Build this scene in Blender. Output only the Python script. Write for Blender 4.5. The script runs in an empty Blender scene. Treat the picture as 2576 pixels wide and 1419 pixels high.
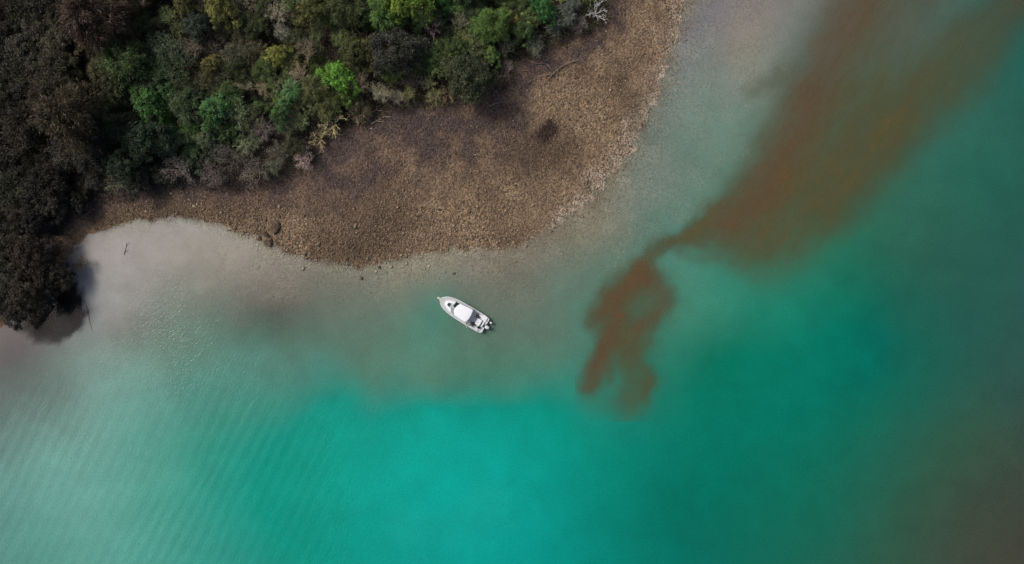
import bpy, math, random
import numpy as np
from mathutils import Vector, Matrix

# ------------------------------------------------------------------ camera, sky, sun, exposure
sc = bpy.context.scene
COL = sc.collection
D = 2576 / 4096 * 28.0            # survey scale: picture units (2576 wide) per metre at water level
CX, CY = 1288.0, 709.5
CAM_H = 100.0
rad = math.radians

cam_data = bpy.data.cameras.new('camera')
cam = bpy.data.objects.new('camera', cam_data); COL.objects.link(cam)
cam.location = (0, 0, CAM_H); cam.rotation_euler = (0, 0, 0)
cam_data.sensor_fit = 'HORIZONTAL'; cam_data.sensor_width = 36.0
cam_data.lens = 36.0 * CAM_H / (2576 / D)
cam_data.clip_start = 0.5; cam_data.clip_end = 4000
sc.camera = cam

SUN_AZ, SUN_EL = rad(153), rad(49)
sunv = Vector((math.cos(SUN_EL) * math.cos(SUN_AZ), math.cos(SUN_EL) * math.sin(SUN_AZ), math.sin(SUN_EL)))
world = bpy.data.worlds.new('World'); sc.world = world; world.use_nodes = True
wn = world.node_tree.nodes; wl = world.node_tree.links; wn.clear()
sky = wn.new('ShaderNodeTexSky'); sky.sky_type = 'NISHITA'; sky.sun_disc = False
sky.sun_elevation = SUN_EL; sky.sun_rotation = math.atan2(sunv.x, sunv.y)
sky.air_density = 1.0; sky.dust_density = 6.0; sky.ozone_density = 1.0
bg = wn.new('ShaderNodeBackground'); bg.inputs['Strength'].default_value = 0.09
wo = wn.new('ShaderNodeOutputWorld')
wl.new(sky.outputs[0], bg.inputs[0]); wl.new(bg.outputs[0], wo.inputs[0])
sun_data = bpy.data.lights.new('sun', 'SUN'); sun_data.energy = 1.5; sun_data.angle = rad(14); sun_data.color = (1.0, 0.97, 0.93)
sun = bpy.data.objects.new('sun', sun_data); COL.objects.link(sun)
sun.rotation_euler = sunv.to_track_quat('Z', 'Y').to_euler(); sun.location = sunv * 300
vs = sc.view_settings
vs.view_transform = 'Standard'; vs.look = 'None'; vs.gamma = 1.0; vs.use_curve_mapping = False
vs.exposure = 0.32

# ------------------------------------------------------------------ helpers
R0 = np.random.default_rng(7)
def w2(px, py):                    # picture units -> metres on the water plane
    return ((np.asarray(px, float) - CX) / D, (CY - np.asarray(py, float)) / D)
def lin(r, g, b):
    f = lambda c: (c / 255 / 12.92) if c / 255 <= 0.04045 else ((c / 255 + 0.055) / 1.055) ** 2.4
    return np.array([f(r), f(g), f(b)])

def _hash(ix, iy, seed):
    h = np.sin(ix * 127.1 + iy * 311.7 + seed * 74.7) * 43758.5453
    return h - np.floor(h)
def vnoise(x, y, seed=0):
    ix, iy = np.floor(x), np.floor(y); fx, fy = x - ix, y - iy
    fx = fx * fx * (3 - 2 * fx); fy = fy * fy * (3 - 2 * fy)
    a = _hash(ix, iy, seed); b = _hash(ix + 1, iy, seed); c = _hash(ix, iy + 1, seed); d = _hash(ix + 1, iy + 1, seed)
    return (a + (b - a) * fx) * (1 - fy) + (c + (d - c) * fx) * fy
def fbm(x, y, seed=0, octv=4):
    s = 0; a = 0.5; t = 0
    for k in range(octv):
        s = s + a * vnoise(x * 2 ** k + 17 * k, y * 2 ** k - 9 * k, seed + k); t += a; a *= 0.5
    return s / t                                                     # 0..1
def sstep(a, b, x):
    t = np.clip((x - a) / (b - a), 0, 1); return t * t * (3 - 2 * t)

def mesh_np(name, V, F, attrs=None, mats=(), mat_index=None, smooth=False):
    """V (n,3); F list of (m,k) int arrays; attrs {name: (n,) or (n,3)} on points"""
    me = bpy.data.meshes.new(name)
    V = np.asarray(V, np.float32)
    if not isinstance(F, list): F = [F]
    F = [np.asarray(f, np.int32) for f in F if len(f)]
    nl = sum(f.size for f in F); npoly = sum(len(f) for f in F)
    me.vertices.add(len(V)); me.vertices.foreach_set('co', V.ravel())
    me.loops.add(nl); me.polygons.add(npoly)
    tot = np.concatenate([np.full(len(f), f.shape[1], np.int32) for f in F])
    start = np.concatenate([[0], np.cumsum(tot)[:-1]]).astype(np.int32)
    me.loops.foreach_set('vertex_index', np.concatenate([f.ravel() for f in F]))
    me.polygons.foreach_set('loop_start', start)
    me.polygons.foreach_set('loop_total', tot)
    if smooth: me.polygons.foreach_set('use_smooth', np.ones(npoly, bool))
    for m in mats: me.materials.append(m)
    if mat_index is not None: me.polygons.foreach_set('material_index', np.asarray(mat_index, np.int32))
    for k, a in (attrs or {}).items():
        a = np.asarray(a, np.float32)
        if a.ndim == 1:
            at = me.attributes.new(k, 'FLOAT', 'POINT'); at.data.foreach_set('value', a)
        else:
            at = me.attributes.new(k, 'FLOAT_COLOR', 'POINT')
            at.data.foreach_set('color', np.concatenate([a, np.ones((len(a), 1), np.float32)], 1).ravel())
    me.update(calc_edges=True); me.validate()
    return me
def link(name, data, parent=None, loc=None):
    o = bpy.data.objects.new(name, data); COL.objects.link(o)
    if parent is not None: o.parent = parent
    if loc is not None: o.location = loc
    return o
def tag(o, label=None, cat=None, group=None, kind=None):
    if label: o['label'] = label
    if cat: o['category'] = cat
    if group: o['group'] = group
    if kind: o['kind'] = kind
    return o

class NT:                                                           # small node-tree writer
    def __init__(s, name):
        s.m = bpy.data.materials.new(name); s.m.use_nodes = True
        s.n = s.m.node_tree.nodes; s.l = s.m.node_tree.links; s.n.clear()
        s.out = s.n.new('ShaderNodeOutputMaterial')
    def node(s, t, **kw):
        n = s.n.new(t)
        for k, v in kw.items(): setattr(n, k, v)
        return n
    def put(s, sock, v):
        if isinstance(v, bpy.types.NodeSocket): s.l.new(v, sock)
        elif v is not None: sock.default_value = v
    def attr(s, name, out='Fac'):
        n = s.node('ShaderNodeAttribute', attribute_name=name); return n.outputs[out]
    def pos(s): return s.node('ShaderNodeNewGeometry').outputs['Position']
    def noise(s, scale, detail=3, vec=None, rough=0.5, dist=0.0):
        n = s.node('ShaderNodeTexNoise'); s.put(n.inputs['Scale'], scale); s.put(n.inputs['Detail'], detail)
        s.put(n.inputs['Roughness'], rough); s.put(n.inputs['Distortion'], dist)
        if vec is not None: s.l.new(vec, n.inputs['Vector'])
        return n.outputs['Fac']
    def math(s, op, a, b=None, c=None, clamp=False):
        n = s.node('ShaderNodeMath', operation=op); n.use_clamp = clamp
        s.put(n.inputs[0], a)
        if b is not None: s.put(n.inputs[1], b)
        if c is not None: s.put(n.inputs[2], c)
        return n.outputs[0]
    def ramp(s, x, a, b, c=0.0, d=1.0):
        n = s.node('ShaderNodeMapRange', interpolation_type='SMOOTHSTEP')
        for i, v in enumerate((x, a, b, c, d)): s.put(n.inputs[i], v)
        return n.outputs[0]
    def mix(s, f, a, b, blend='MIX'):
        n = s.node('ShaderNodeMix', data_type='RGBA', blend_type=blend)
        s.put(n.inputs[0], f); s.put(n.inputs[6], a); s.put(n.inputs[7], b); return n.outputs[2]
    def scalecol(s, col, f):                                        # colour * scalar
        n = s.node('ShaderNodeVectorMath', operation='SCALE'); s.put(n.inputs[0], col); s.put(n.inputs['Scale'], f); return n.outputs[0]
    def bsdf(s, col, rough=0.6, spec=0.5, normal=None, **kw):
        n = s.node('ShaderNodeBsdfPrincipled'); s.put(n.inputs['Base Color'], col); s.put(n.inputs['Roughness'], rough)
        s.put(n.inputs['Specular IOR Level'], spec)
        if normal is not None: s.l.new(normal, n.inputs['Normal'])
        for k, v in kw.items(): s.put(n.inputs[k.replace('_', ' ')], v)
        return n.outputs[0]
    def bump(s, h, strength, dist, normal=None):
        n = s.node('ShaderNodeBump'); s.put(n.inputs['Height'], h); s.put(n.inputs['Strength'], strength); s.put(n.inputs['Distance'], dist)
        if normal is not None: s.l.new(normal, n.inputs['Normal'])
        return n.outputs[0]
    def done(s, sh): s.l.new(sh, s.out.inputs['Surface']); return s.m
def rgba(c): return (float(c[0]), float(c[1]), float(c[2]), 1.0)

def paint(name, col, rough=0.35, spec=0.5, wear=0.08, scale=6.0, metallic=0.0):
    t = NT(name); p = t.node('ShaderNodeTexCoord').outputs['Object']
    n = t.noise(scale, 4, p)
    f = t.math('MULTIPLY_ADD', n, 2 * wear, 1 - wear)
    c = t.scalecol(rgba(col)[:3], f)
    r = t.math('MULTIPLY_ADD', n, 0.2, rough - 0.1)
    return t.done(t.bsdf(c, r, spec, Metallic=metallic))

# ------------------------------------------------------------------ the lie of the land
# waterline from the left edge to the top edge, in survey units
WL = np.array([(-700, 900), (-60, 838), (0, 822), (60, 790), (110, 740), (140, 690), (165, 650), (190, 617), (215, 600), (250, 580), (310, 560), (380, 549), (440, 545),
    (500, 553), (560, 568), (620, 585), (665, 605), (700, 620), (745, 640), (800, 655), (850, 662), (900, 668), (950, 666), (985, 650),
    (1040, 640), (1080, 632), (1130, 625), (1200, 622), (1270, 627), (1310, 617), (1340, 597), (1400, 570), (1440, 540), (1490, 495),
    (1540, 440), (1590, 370), (1630, 290), (1665, 200), (1690, 120), (1715, 40), (1730, 0), (1760, -120), (1900, -700)], float)
# edge of the wood
VG = np.array([(-700, 880), (0, 800), (40, 775), (75, 740), (108, 690), (125, 650), (128, 610), (126, 585), (150, 548), (215, 510), (330, 488), (400, 468), (470, 455), (560, 470), (640, 470),
    (720, 440), (775, 415), (800, 365), (870, 325), (950, 290), (1060, 268), (1140, 262), (1200, 235), (1240, 195), (1300, 155), (1370, 120),
    (1430, 85), (1500, 65), (1530, 20), (1540, -60), (1600, -700)], float)
def sdist(px, py, line):                                            # signed distance (m) to a polyline; + on its upper-left side
    P = np.stack([np.ravel(px), np.ravel(py)], 1).astype(float)
    best = np.full(len(P), 1e18); sgn = np.ones(len(P))
    for a, b in zip(line[:-1], line[1:]):
        d = b - a; t = np.clip(((P - a) @ d) / (d @ d), 0, 1)
        q = P - (a + t[:, None] * d); dd = (q ** 2).sum(1)
        up = dd < best
        best = np.where(up, dd, best)
    poly = np.concatenate([line, [(-3000, -3000 + 0.0)]]) if False else np.concatenate([line, [(line[-1][0], -9000), (-9000, -9000), (-9000, line[0][1])]])
    x, y = P[:, 0], P[:, 1]; ins = np.zeros(len(P), bool); j = len(poly) - 1
    for i in range(len(poly)):
        xi, yi = poly[i]; xj, yj = poly[j]
        if yi != yj:
            c = ((yi > y) != (yj > y)) & (x < (xj - xi) * (y - yi) / (yj - yi) + xi); ins ^= c
        j = i
    return (np.sqrt(best) / D * np.where(ins, 1, -1)).reshape(np.shape(px))
def land(x, y):
    """height (m), distance inside waterline, distance inside wood edge for metres x, y"""
    x = np.asarray(x, float); y = np.asarray(y, float)
    px, py = x * D + CX, CY - y * D
    dw = sdist(px, py, WL) + (fbm(x * 0.6, y * 0.6, 3) - 0.5) * 1.3 + (fbm(x * 2.2, y * 2.2, 8, 2) - 0.5) * 0.5
    dv = sdist(px, py, VG)
    gentle = sstep(1250, 1500, px)                                   # the shore on the right shelves very slowly
    up = np.where(dw > 0, 0.075 * dw, 0)
    dn = np.where(dw < 0, -dw, 0)
    slope = 0.07 - 0.035 * gentle
    h = up - 4.0 * (1 - np.exp(-dn * slope / 4.0))
    h = np.minimum(h, 3.0 + 0.02 * np.maximum(dw, 0))
    h = h + (fbm(x * 0.25, y * 0.25, 21) - 0.5) * 0.30 * sstep(0.5, 5, np.abs(dw))
    h = h + (fbm(x * 1.3, y * 1.3, 5) - 0.5) * 0.10
    h = h + 0.8 * sstep(0, 8, dv) * fbm(x * 0.12, y * 0.12, 31)
    return h, dw, dv

def stretch(n, half, step, far):                                    # grid lines: dense inside the view, stretched out to the horizon
    inner = np.arange(-half, half + step * 0.5, step)
    e = []; x = half; d = step
    while x < far: d *= 1.45; x += d; e.append(x)
    e = np.array(e); return np.concatenate([-e[::-1], inner, e])
gx = stretch(0, 82, 0.33, 1500); gy = stretch(0, 48, 0.33, 1500)
GX, GY = np.meshgrid(gx, gy)
H, DW, DV = land(GX, GY)
nx, ny = len(gx), len(gy)
idx = np.arange(nx * ny).reshape(ny, nx)
Q = np.stack([idx[:-1, :-1], idx[:-1, 1:], idx[1:, 1:], idx[1:, :-1]], -1).reshape(-1, 4)

# albedo of the ground by what it is made of: gravel, earth, leaf litter, silt-covered gravel, mud with painted tree shade
def mixc(a, b, f): return a + (b - a) * f[..., None]
PXg, PYg = GX * D + CX, CY - GY * D
n1 = fbm(GX * 0.16, GY * 0.16, 41); n2 = fbm(GX * 0.5, GY * 0.5, 45); n3 = fbm(GX * 1.7, GY * 1.7, 49, 3)
gravel = mixc(lin(92, 76, 60), lin(138, 117, 92), sstep(0.3, 0.7, n1)) * (0.75 + 0.5 * n3[..., None])
earth = mixc(lin(74, 62, 58), lin(98, 80, 68), sstep(0.3, 0.7, n2)) * (0.8 + 0.4 * n3[..., None])
litter = mixc(lin(34, 27, 24), lin(56, 44, 36), n2)
silt = mixc(lin(172, 166, 148), lin(192, 182, 168), sstep(0.3, 0.7, n1))
beachw = np.maximum(DW - DV, 1e-3)
fr = np.clip(-DV, 0, None) / np.maximum(np.clip(DW, 0, None) + np.clip(-DV, 0, None), 0.5)    # 0 at the wood, 1 at the water
fr = fr + (n2 - 0.5) * 0.45 + (n1 - 0.5) * 0.5
fr = fr + 0.25 * sstep(1250, 1420, PXg) * sstep(0.1, 0.3, fr)
colg = mixc(earth, gravel, sstep(0.15, 0.75, fr))
colg = mixc(colg, litter, sstep(-1.6, 1.2, DV + (n2 - 0.5) * 3))
rt = sstep(1250, 1480, PXg)
colg = mixc(silt, colg, sstep(0, 1, (DW + (n2 - 0.5) * (0.8 + 4.0 * rt) + 1.1 + 2.9 * rt) / (1.35 + 6.4 * rt)))
tree_shade = sstep(0, 1, np.clip(1.3 - np.hypot((PXg - 125) / 96, (PYg - 768) / 96) + (n2 - .5) * .1, 0, 1) * 4)     # shade of the overhanging trees painted near-black, widening the bank's dark mud
colg = mixc(colg, np.broadcast_to(lin(26, 21, 19), colg.shape), tree_shade)
spot = sstep(0, 1, np.clip(1.35 - np.hypot((PXg - 1378 + (PYg - 333) * .35) / 24, (PYg - 333) / 31) + (n3 - 0.5) * 0.9, 0, 1) * 1.9)   # patch of dark weed on the gravel
colg = mixc(colg, np.broadcast_to(lin(48, 34, 29), colg.shape), spot * 0.95)

def ground_mat(name, peb, strength, con=0.9):
    t = NT(name); p = t.pos(); c = t.attr('soil', 'Color')
    v = t.node('ShaderNodeTexVoronoi'); v.inputs['Scale'].default_value = peb; t.l.new(p, v.inputs['Vector'])
    cell = v.outputs['Color']; sep = t.node('ShaderNodeSeparateColor'); t.l.new(cell, sep.inputs[0])
    f = t.math('MULTIPLY_ADD', sep.outputs[0], con, 1 - con / 2)
    n = t.noise(9.0, 4, p); f2 = t.math('MULTIPLY_ADD', n, 0.9, 0.55)
    c2 = t.scalecol(c, t.math('MULTIPLY', f, f2))
    hgt = t.math('MULTIPLY_ADD', v.outputs['Distance'], -1.0, n)
    b = t.bump(hgt, strength, 0.12)
    return t.done(t.bsdf(c2, 0.85, 0.25, b))
MG_beach = ground_mat('cobble_gravel', 4.2, 0.9)
MG_floor = ground_mat('leaf_litter', 3.0, 0.7)
MG_bed = ground_mat('silty_bed', 4.5, 0.3, 0.5)
dwq = DW.ravel()[Q].mean(1); dvq = DV.ravel()[Q].mean(1)
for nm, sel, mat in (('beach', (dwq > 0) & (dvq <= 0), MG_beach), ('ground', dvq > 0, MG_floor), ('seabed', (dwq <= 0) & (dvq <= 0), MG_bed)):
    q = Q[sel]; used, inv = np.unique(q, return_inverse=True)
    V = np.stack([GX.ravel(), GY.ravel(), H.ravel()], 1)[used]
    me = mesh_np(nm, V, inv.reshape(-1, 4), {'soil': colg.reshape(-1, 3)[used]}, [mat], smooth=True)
    tag(link(nm, me), {'beach': 'brown cobble beach sloping from the wood to the water', 'ground': 'dark leaf-littered ground under the wood',
                       'seabed': 'pale silty bed under the shallow water'}[nm], kind='structure')

# ------------------------------------------------------------------ the water
WC = [  # survey point -> colour of the water body there (suspended silt, with pale sheen at left and vignette at right painted in), clearness 0..1
 (600,600,170,160,150,.5),(300,640,168,165,162,.3),(420,620,170,164,158,.35),(250,740,160,162,160,.25),(450,720,130,138,126,.3),(300,800,132,138,132,.25),(60,900,94,94,93,.15),(150,1000,104,134,125,.1),
 (300,950,116,160,148,.12),(100,1150,104,154,142,.06),(60,1350,88,148,136,.05),(250,1300,96,160,147,.05),(500,1150,46,146,127,.05),(450,1000,82,144,129,.1),
 (700,1100,0,143,124,.03),(900,1050,0,148,130,.03),(1100,1010,5,147,129,.04),(1000,1250,0,156,140,.02),(1200,1200,0,158,143,.02),(1200,1400,0,152,140,.02),
 (800,1380,0,142,124,.02),(450,1380,64,152,136,.03),
 (1400,1100,0,143,125,.03),(1600,1150,0,124,106,.02),(1700,1300,0,110,93,.02),(1900,1100,0,115,95,.02),(2000,950,0,115,95,.02),(2200,850,0,102,87,.02),
 (2100,1250,22,100,80,.02),(2300,1000,25,97,80,.02),(2450,1100,50,82,66,.02),(2400,1300,56,76,60,.02),(2560,1400,64,66,54,.02),(2560,1000,46,80,70,.02),
 (2560,700,40,86,76,.02),(2450,450,36,96,80,.02),(2570,300,38,92,78,.02),(2550,60,36,92,82,.02),(2300,650,38,93,76,.02),(2100,650,32,110,86,.02),
 (1900,700,46,136,112,.05),(1750,800,56,130,106,.1),(1800,900,16,116,92,.05),(1800,250,116,142,131,.4),(1700,450,106,136,122,.4),(1600,560,98,132,118,.45),
 (1450,700,100,128,110,.3),(1400,850,84,124,107,.14),(1300,945,66,132,112,.12),(1100,880,82,130,111,.08),(1100,760,88,127,111,.14),(900,740,108,124,108,.35),
 (650,780,84,92,82,.35),(750,800,92,110,96,.2),(600,880,82,130,115,.1),(800,900,80,126,110,.08),(1000,930,74,128,110,.06),(900,955,72,130,112,.1),(1100,962,70,130,112,.1),(1000,1030,10,144,126,.04),(1250,1015,18,140,122,.05),(1250,680,130,122,108,.55),
 (1050,660,150,140,120,.65),(1900,100,150,145,134,.5),(1750,60,126,126,136,.5),(2000,120,116,132,123,.3),(2150,60,100,120,112,.1),(1650,330,120,136,128,.55),
 (1500,560,132,128,108,.6),(1200,940,66,128,108,.15),(700,960,74,134,118,.15),(1350,1000,20,140,120,.08),(850,990,20,140,122,.08)]
WC = np.array(WC, float)
def field(px, py, table, sig, smooth=0.02):
    """smooth multiquadric interpolation of scattered samples"""
    P = np.stack([np.ravel(px), np.ravel(py)], 1) / 100.0; T = table[:, :2] / 100.0; c2 = (sig / 100.0) ** 2
    A = -np.sqrt(((T[:, None] - T[None]) ** 2).sum(-1) + c2) + np.eye(len(T)) * -smooth * 0 
    m = table[:, 2:].mean(0); A = A - np.eye(len(T)) * -smooth
    w = np.linalg.solve(A, table[:, 2:] - m)
    K = -np.sqrt(((P[:, None] - T[None]) ** 2).sum(-1) + c2)
    return np.clip(K @ w + m, table[:, 2:].min(0), table[:, 2:].max(0))
WCl = WC.copy(); WCl[:, 2:5] = [lin(*r) * .95 for r in WC[:, 2:5]]
wx = stretch(0, 80, 0.8, 1500); wy = stretch(0, 46, 0.8, 1500)
WX, WY = np.meshgrid(wx, wy)
wpx = WX * D + CX + (fbm(WX * 0.09, WY * 0.09, 61) - 0.5) * 110; wpy = CY - WY * D + (fbm(WX * 0.09, WY * 0.09, 71) - 0.5) * 90
wf = field(np.clip(wpx, -60, 2640), np.clip(wpy, -60, 1480), WCl, 55)
wi = np.arange(WX.size).reshape(WX.shape)
WQ = np.stack([wi[:-1, :-1], wi[:-1, 1:], wi[1:, 1:], wi[1:, :-1]], -1).reshape(-1, 4)
_, wdw, wdv = land(WX, WY)
keep = (wdw.ravel()[WQ].min(1) < 6)
WQ = WQ[keep]; used, inv = np.unique(WQ, return_inverse=True)
edge = np.exp(-np.clip(-wdw, 0, None) / 2.0).ravel()                 # film of water at the very edge is nearly clear
wpx0, wpy0 = (WX * D + CX).ravel(), (CY - WY * D).ravel()
SHADE_MASK = lambda X, Y: sstep(0, 1, np.clip(1.3 - np.hypot((X - 125) / 80, (Y - 768) / 82) + (fbm(X * .06, Y * .06, 19, 3) - .5) * .3, 0, 1) * 4)  # clears the water so the painted tree shade on the bed shows
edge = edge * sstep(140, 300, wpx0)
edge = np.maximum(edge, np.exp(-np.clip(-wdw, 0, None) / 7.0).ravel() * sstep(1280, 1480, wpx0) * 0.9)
clr = np.clip(np.maximum(np.maximum(wf[:, 3], edge * 0.92), SHADE_MASK(wpx0, wpy0) * 0.99), 0, 1)

def ripples(t):
    """height field of the small chop and of the longer ripple trains on the open water"""
    p = t.pos()
    m = t.node('ShaderNodeMapping'); m.vector_type = 'TEXTURE'; m.inputs['Rotation'].default_value = (0, 0, rad(-30)); m.inputs['Scale'].default_value = (1.0, 2.2, 1.0); t.l.new(p, m.inputs['Vector'])
    chop = t.noise(2.6, 3, m.outputs[0], 0.55)
    fine = t.noise(6.5, 2, p, 0.5)
    m2 = t.node('ShaderNodeMapping'); m2.vector_type = 'TEXTURE'; m2.inputs['Rotation'].default_value = (0, 0, rad(-26)); m2.inputs['Scale'].default_value = (1.0, 2.6, 1.0); t.l.new(p, m2.inputs['Vector'])
    wv = t.node('ShaderNodeTexWave'); wv.wave_type = 'BANDS'; wv.bands_direction = 'X'; t.l.new(m2.outputs[0], wv.inputs['Vector'])
    for k_, v_ in (('Scale', .19), ('Distortion', 4.2), ('Detail', 2.0), ('Detail Scale', .55), ('Detail Roughness', .5)): wv.inputs[k_].default_value = v_
    train = wv.outputs['Fac']
    gust = t.ramp(t.noise(0.05, 3, p), 0.35, 0.65, 0.35, 1.0)
    calm = t.attr('calm')
    h = t.math('MULTIPLY_ADD', fine, 0.30, t.math('MULTIPLY_ADD', chop, 0.5, t.math('MULTIPLY', train, t.math('MULTIPLY', t.attr('swell'), 0.42))))
    return t.math('MULTIPLY', t.math('MULTIPLY', h, gust), calm)
def water_mat():
    t = NT('silty_sea_water'); p = t.pos()
    c = t.attr('silt', 'Color'); clear = t.attr('clear')  # silt colour also carries the painted sheen and vignette
    cloud = t.math('MULTIPLY_ADD', t.noise(0.22, 5, p, 0.6, 0.4), 0.36, 0.82)
    grain = t.math('MULTIPLY', t.math('MULTIPLY_ADD', t.noise(3.4, 4, p, 0.7), 0.56, 0.72), t.math('MULTIPLY_ADD', t.noise(7.0, 2, p, 0.6), 0.6, 0.70))
    col = t.scalecol(c, t.math('MULTIPLY', cloud, grain))
    nrm = t.bump(ripples(t), 0.55, 0.22)
    body = t.bsdf(col, 0.12, 0.5, nrm, IOR=1.33)
    tr = t.node('ShaderNodeBsdfTransparent'); tr.inputs[0].default_value = (0.90, 0.97, 0.95, 1)
    gl = t.node('ShaderNodeBsdfGlossy'); gl.inputs['Roughness'].default_value = 0.12; t.l.new(nrm, gl.inputs['Normal'])
    fr_ = t.node('ShaderNodeFresnel'); fr_.inputs['IOR'].default_value = 1.33; t.l.new(nrm, fr_.inputs['Normal'])
    s1 = t.node('ShaderNodeMixShader'); t.l.new(fr_.outputs[0], s1.inputs[0]); t.l.new(tr.outputs[0], s1.inputs[1]); t.l.new(gl.outputs[0], s1.inputs[2])
    cf = t.math('MULTIPLY_ADD', t.math('SUBTRACT', t.noise(0.35, 4, p, 0.6), 0.5), t.math('MULTIPLY', t.math('MULTIPLY', clear, t.math('SUBTRACT', 1.0, clear)), 2.4), clear, clamp=True)
    s2 = t.node('ShaderNodeMixShader'); t.l.new(cf, s2.inputs[0]); t.l.new(body, s2.inputs[1]); t.l.new(s1.outputs[0], s2.inputs[2])
    return t.done(s2.outputs[0])
calm_v = 0.12 + 0.88 * sstep(2, 16, -wdw).ravel()
calm_v = calm_v * (0.55 + 0.45 * sstep(1500, 500, (WX * D + CX)).ravel())
swell = (sstep(1000, 620, wpx0) * sstep(840, 1120, wpy0)) * (.35 + .65 * fbm(WX.ravel() * .06, WY.ravel() * .06, 66))
V = np.stack([WX.ravel(), WY.ravel(), np.zeros(WX.size)], 1)[used]
me = mesh_np('water', V, inv.reshape(-1, 4), {'silt': wf[used, :3], 'clear': clr[used], 'calm': calm_v[used], 'swell': swell[used]}, [water_mat()], smooth=True)  # 'silt' holds the silt colour with the painted sheen and vignette
tag(link('water', me), 'turquoise silty sea water, pale over the shallows', kind='structure')

# ------------------------------------------------------------------ brown algae drifting on the surface
STROKES = [  # polyline in survey units, half width, weight
 ([(2290,-260),(2190,-60),(2130,60),(2065,190),(2005,300),(1955,400),(1905,490),(1860,560)], 66, .85),
 ([(2060,250),(1990,380),(1930,480)], 40, .5),
 ([(2340,-120),(2290,0),(2220,190),(2130,330),(2050,450),(1960,550),(1890,610)], 78, .55),
 ([(2760,-260),(2600,-60),(2500,60),(2400,180),(2290,300),(2180,400),(2080,500)], 58, .8),
 ([(2420,60),(2340,180),(2250,300)], 26, .35),
 ([(2180,300),(2080,420),(1990,540),(1960,600)], 95, .42),
 ([(1840,575),(1880,615),(1970,605)], 40, .30),
 ([(1960,195),(1920,212),(1885,232)], 18, .22),
 ([(1880,470),(1820,530),(1770,590)], 20, .38),
 ([(1812,515),(1778,568),(1725,596)], 9, .35),
 ([(1850,570),(1790,572),(1735,592),(1685,605),(1642,638),(1612,685)], 15, .85),
 ([(1735,600),(1720,608)], 18, .3),
 ([(1614,680),(1575,728),(1535,765),(1502,797)], 21, .95),
 ([(1590,720),(1540,780)], 34, .35),
 ([(1612,690),(1645,712),(1664,745),(1655,785),(1618,820)], 22, .62),
 ([(1605,730),(1600,790),(1580,850)], 44, .62),
 ([(1558,790),(1535,850),(1505,905),(1478,965)], 19, .72),
 ([(1550,830),(1520,900)], 34, .3),
 ([(1575,850),(1582,910),(1605,965),(1578,1015)], 28, .42),
 ([(1600,900),(1610,970)], 40, .25),
 ([(1478,960),(1480,990),(1570,1030)], 38, .2),
 ([(1540,800),(1515,870),(1530,960)], 12, .3), ([(1600,860),(1625,930),(1618,1000)], 11, .32), ([(1690,606),(1735,650),(1790,650)], 14, .16),
]
ax = np.arange(9, 92, 0.35); ay = np.arange(-20, 62, 0.35)
AX, AY = np.meshgrid(ax, ay)
apx = AX * D + CX + (fbm(AX * 0.22, AY * 0.22, 81) - 0.5) * 40 + (fbm(AX * 0.55, AY * 0.55, 83) - 0.5) * 20
apy = CY - AY * D + (fbm(AX * 0.22, AY * 0.22, 91) - 0.5) * 40 + (fbm(AX * 0.55, AY * 0.55, 93) - 0.5) * 20
dens = np.zeros(AX.shape); core = np.full(AX.shape, 9.0)
for pl, hw, wt in STROKES:
    best = np.full(AX.shape, 1e9)
    for a, b in zip(pl[:-1], pl[1:]):
        a = np.array(a, float); b = np.array(b, float); d = b - a
        tt = np.clip(((apx - a[0]) * d[0] + (apy - a[1]) * d[1]) / (d @ d), 0, 1)
        best = np.minimum(best, np.hypot(apx - a[0] - tt * d[0], apy - a[1] - tt * d[1]))
    dens = dens + wt * (1.2 if hw < 24 else .95) * np.exp(-(best / (hw * 1.2)) ** (2.5 if hw > 60 else 2.0))
    if len(pl) == 8 or hw in (19, 21, 22): core = np.minimum(core, best / (58 if len(pl) == 8 else 24))
dens = np.clip((0.80 * (1 - np.exp(-1.15 * dens)) - 0.02) / 0.98, 0, 1) * (0.84 + 0.24 * fbm(AX * 0.11, AY * 0.11, 87))
ai = np.arange(AX.size).reshape(AX.shape)
AQ = np.stack([ai[:-1, :-1], ai[:-1, 1:], ai[1:, 1:], ai[1:, :-1]], -1).reshape(-1, 4)
AQ = AQ[dens.ravel()[AQ].max(1) > 0.005]; used, inv = np.unique(AQ, return_inverse=True)
hue = fbm(AX * 0.12, AY * 0.12, 99).ravel()
red = np.exp(-core ** 2).ravel()
acol = lin(88, 80, 46) + (lin(96, 70, 42) - lin(88, 80, 46)) * np.clip(red * (0.55 + 0.9 * hue), 0, 1)[:, None]
t = NT('brown_algae'); p = t.pos()
mp = t.node('ShaderNodeMapping'); mp.vector_type = 'TEXTURE'; mp.inputs['Rotation'].default_value = (0, 0, rad(58)); mp.inputs['Scale'].default_value = (5.0, 1.0, 1.0); t.l.new(p, mp.inputs['Vector'])
streak = t.noise(0.55, 5, mp.outputs[0], 0.62, 0.6)
col = t.scalecol(t.attr('hue', 'Color'), t.math('MULTIPLY', t.math('MULTIPLY_ADD', t.noise(0.5, 6, p, 0.7), 0.5, 0.75), t.math('MULTIPLY_ADD', t.noise(3.5, 3, p, 0.7), 0.7, 0.65)))
body = t.bsdf(col, 0.5, 0.2)
al = t.math('MULTIPLY', t.attr('bloom'), t.math('MULTIPLY', t.math('MULTIPLY_ADD', t.noise(0.22, 5, p, 0.62, 0.5), 0.5, 0.78), t.math('MULTIPLY', t.math('MULTIPLY_ADD', streak, 0.6, 0.7), t.math('MULTIPLY_ADD', t.noise(1.6, 4, mp.outputs[0], 0.6, 0.8), 0.5, 0.75))), clamp=True)
tr = t.node('ShaderNodeBsdfTransparent'); ms = t.node('ShaderNodeMixShader')
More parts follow.
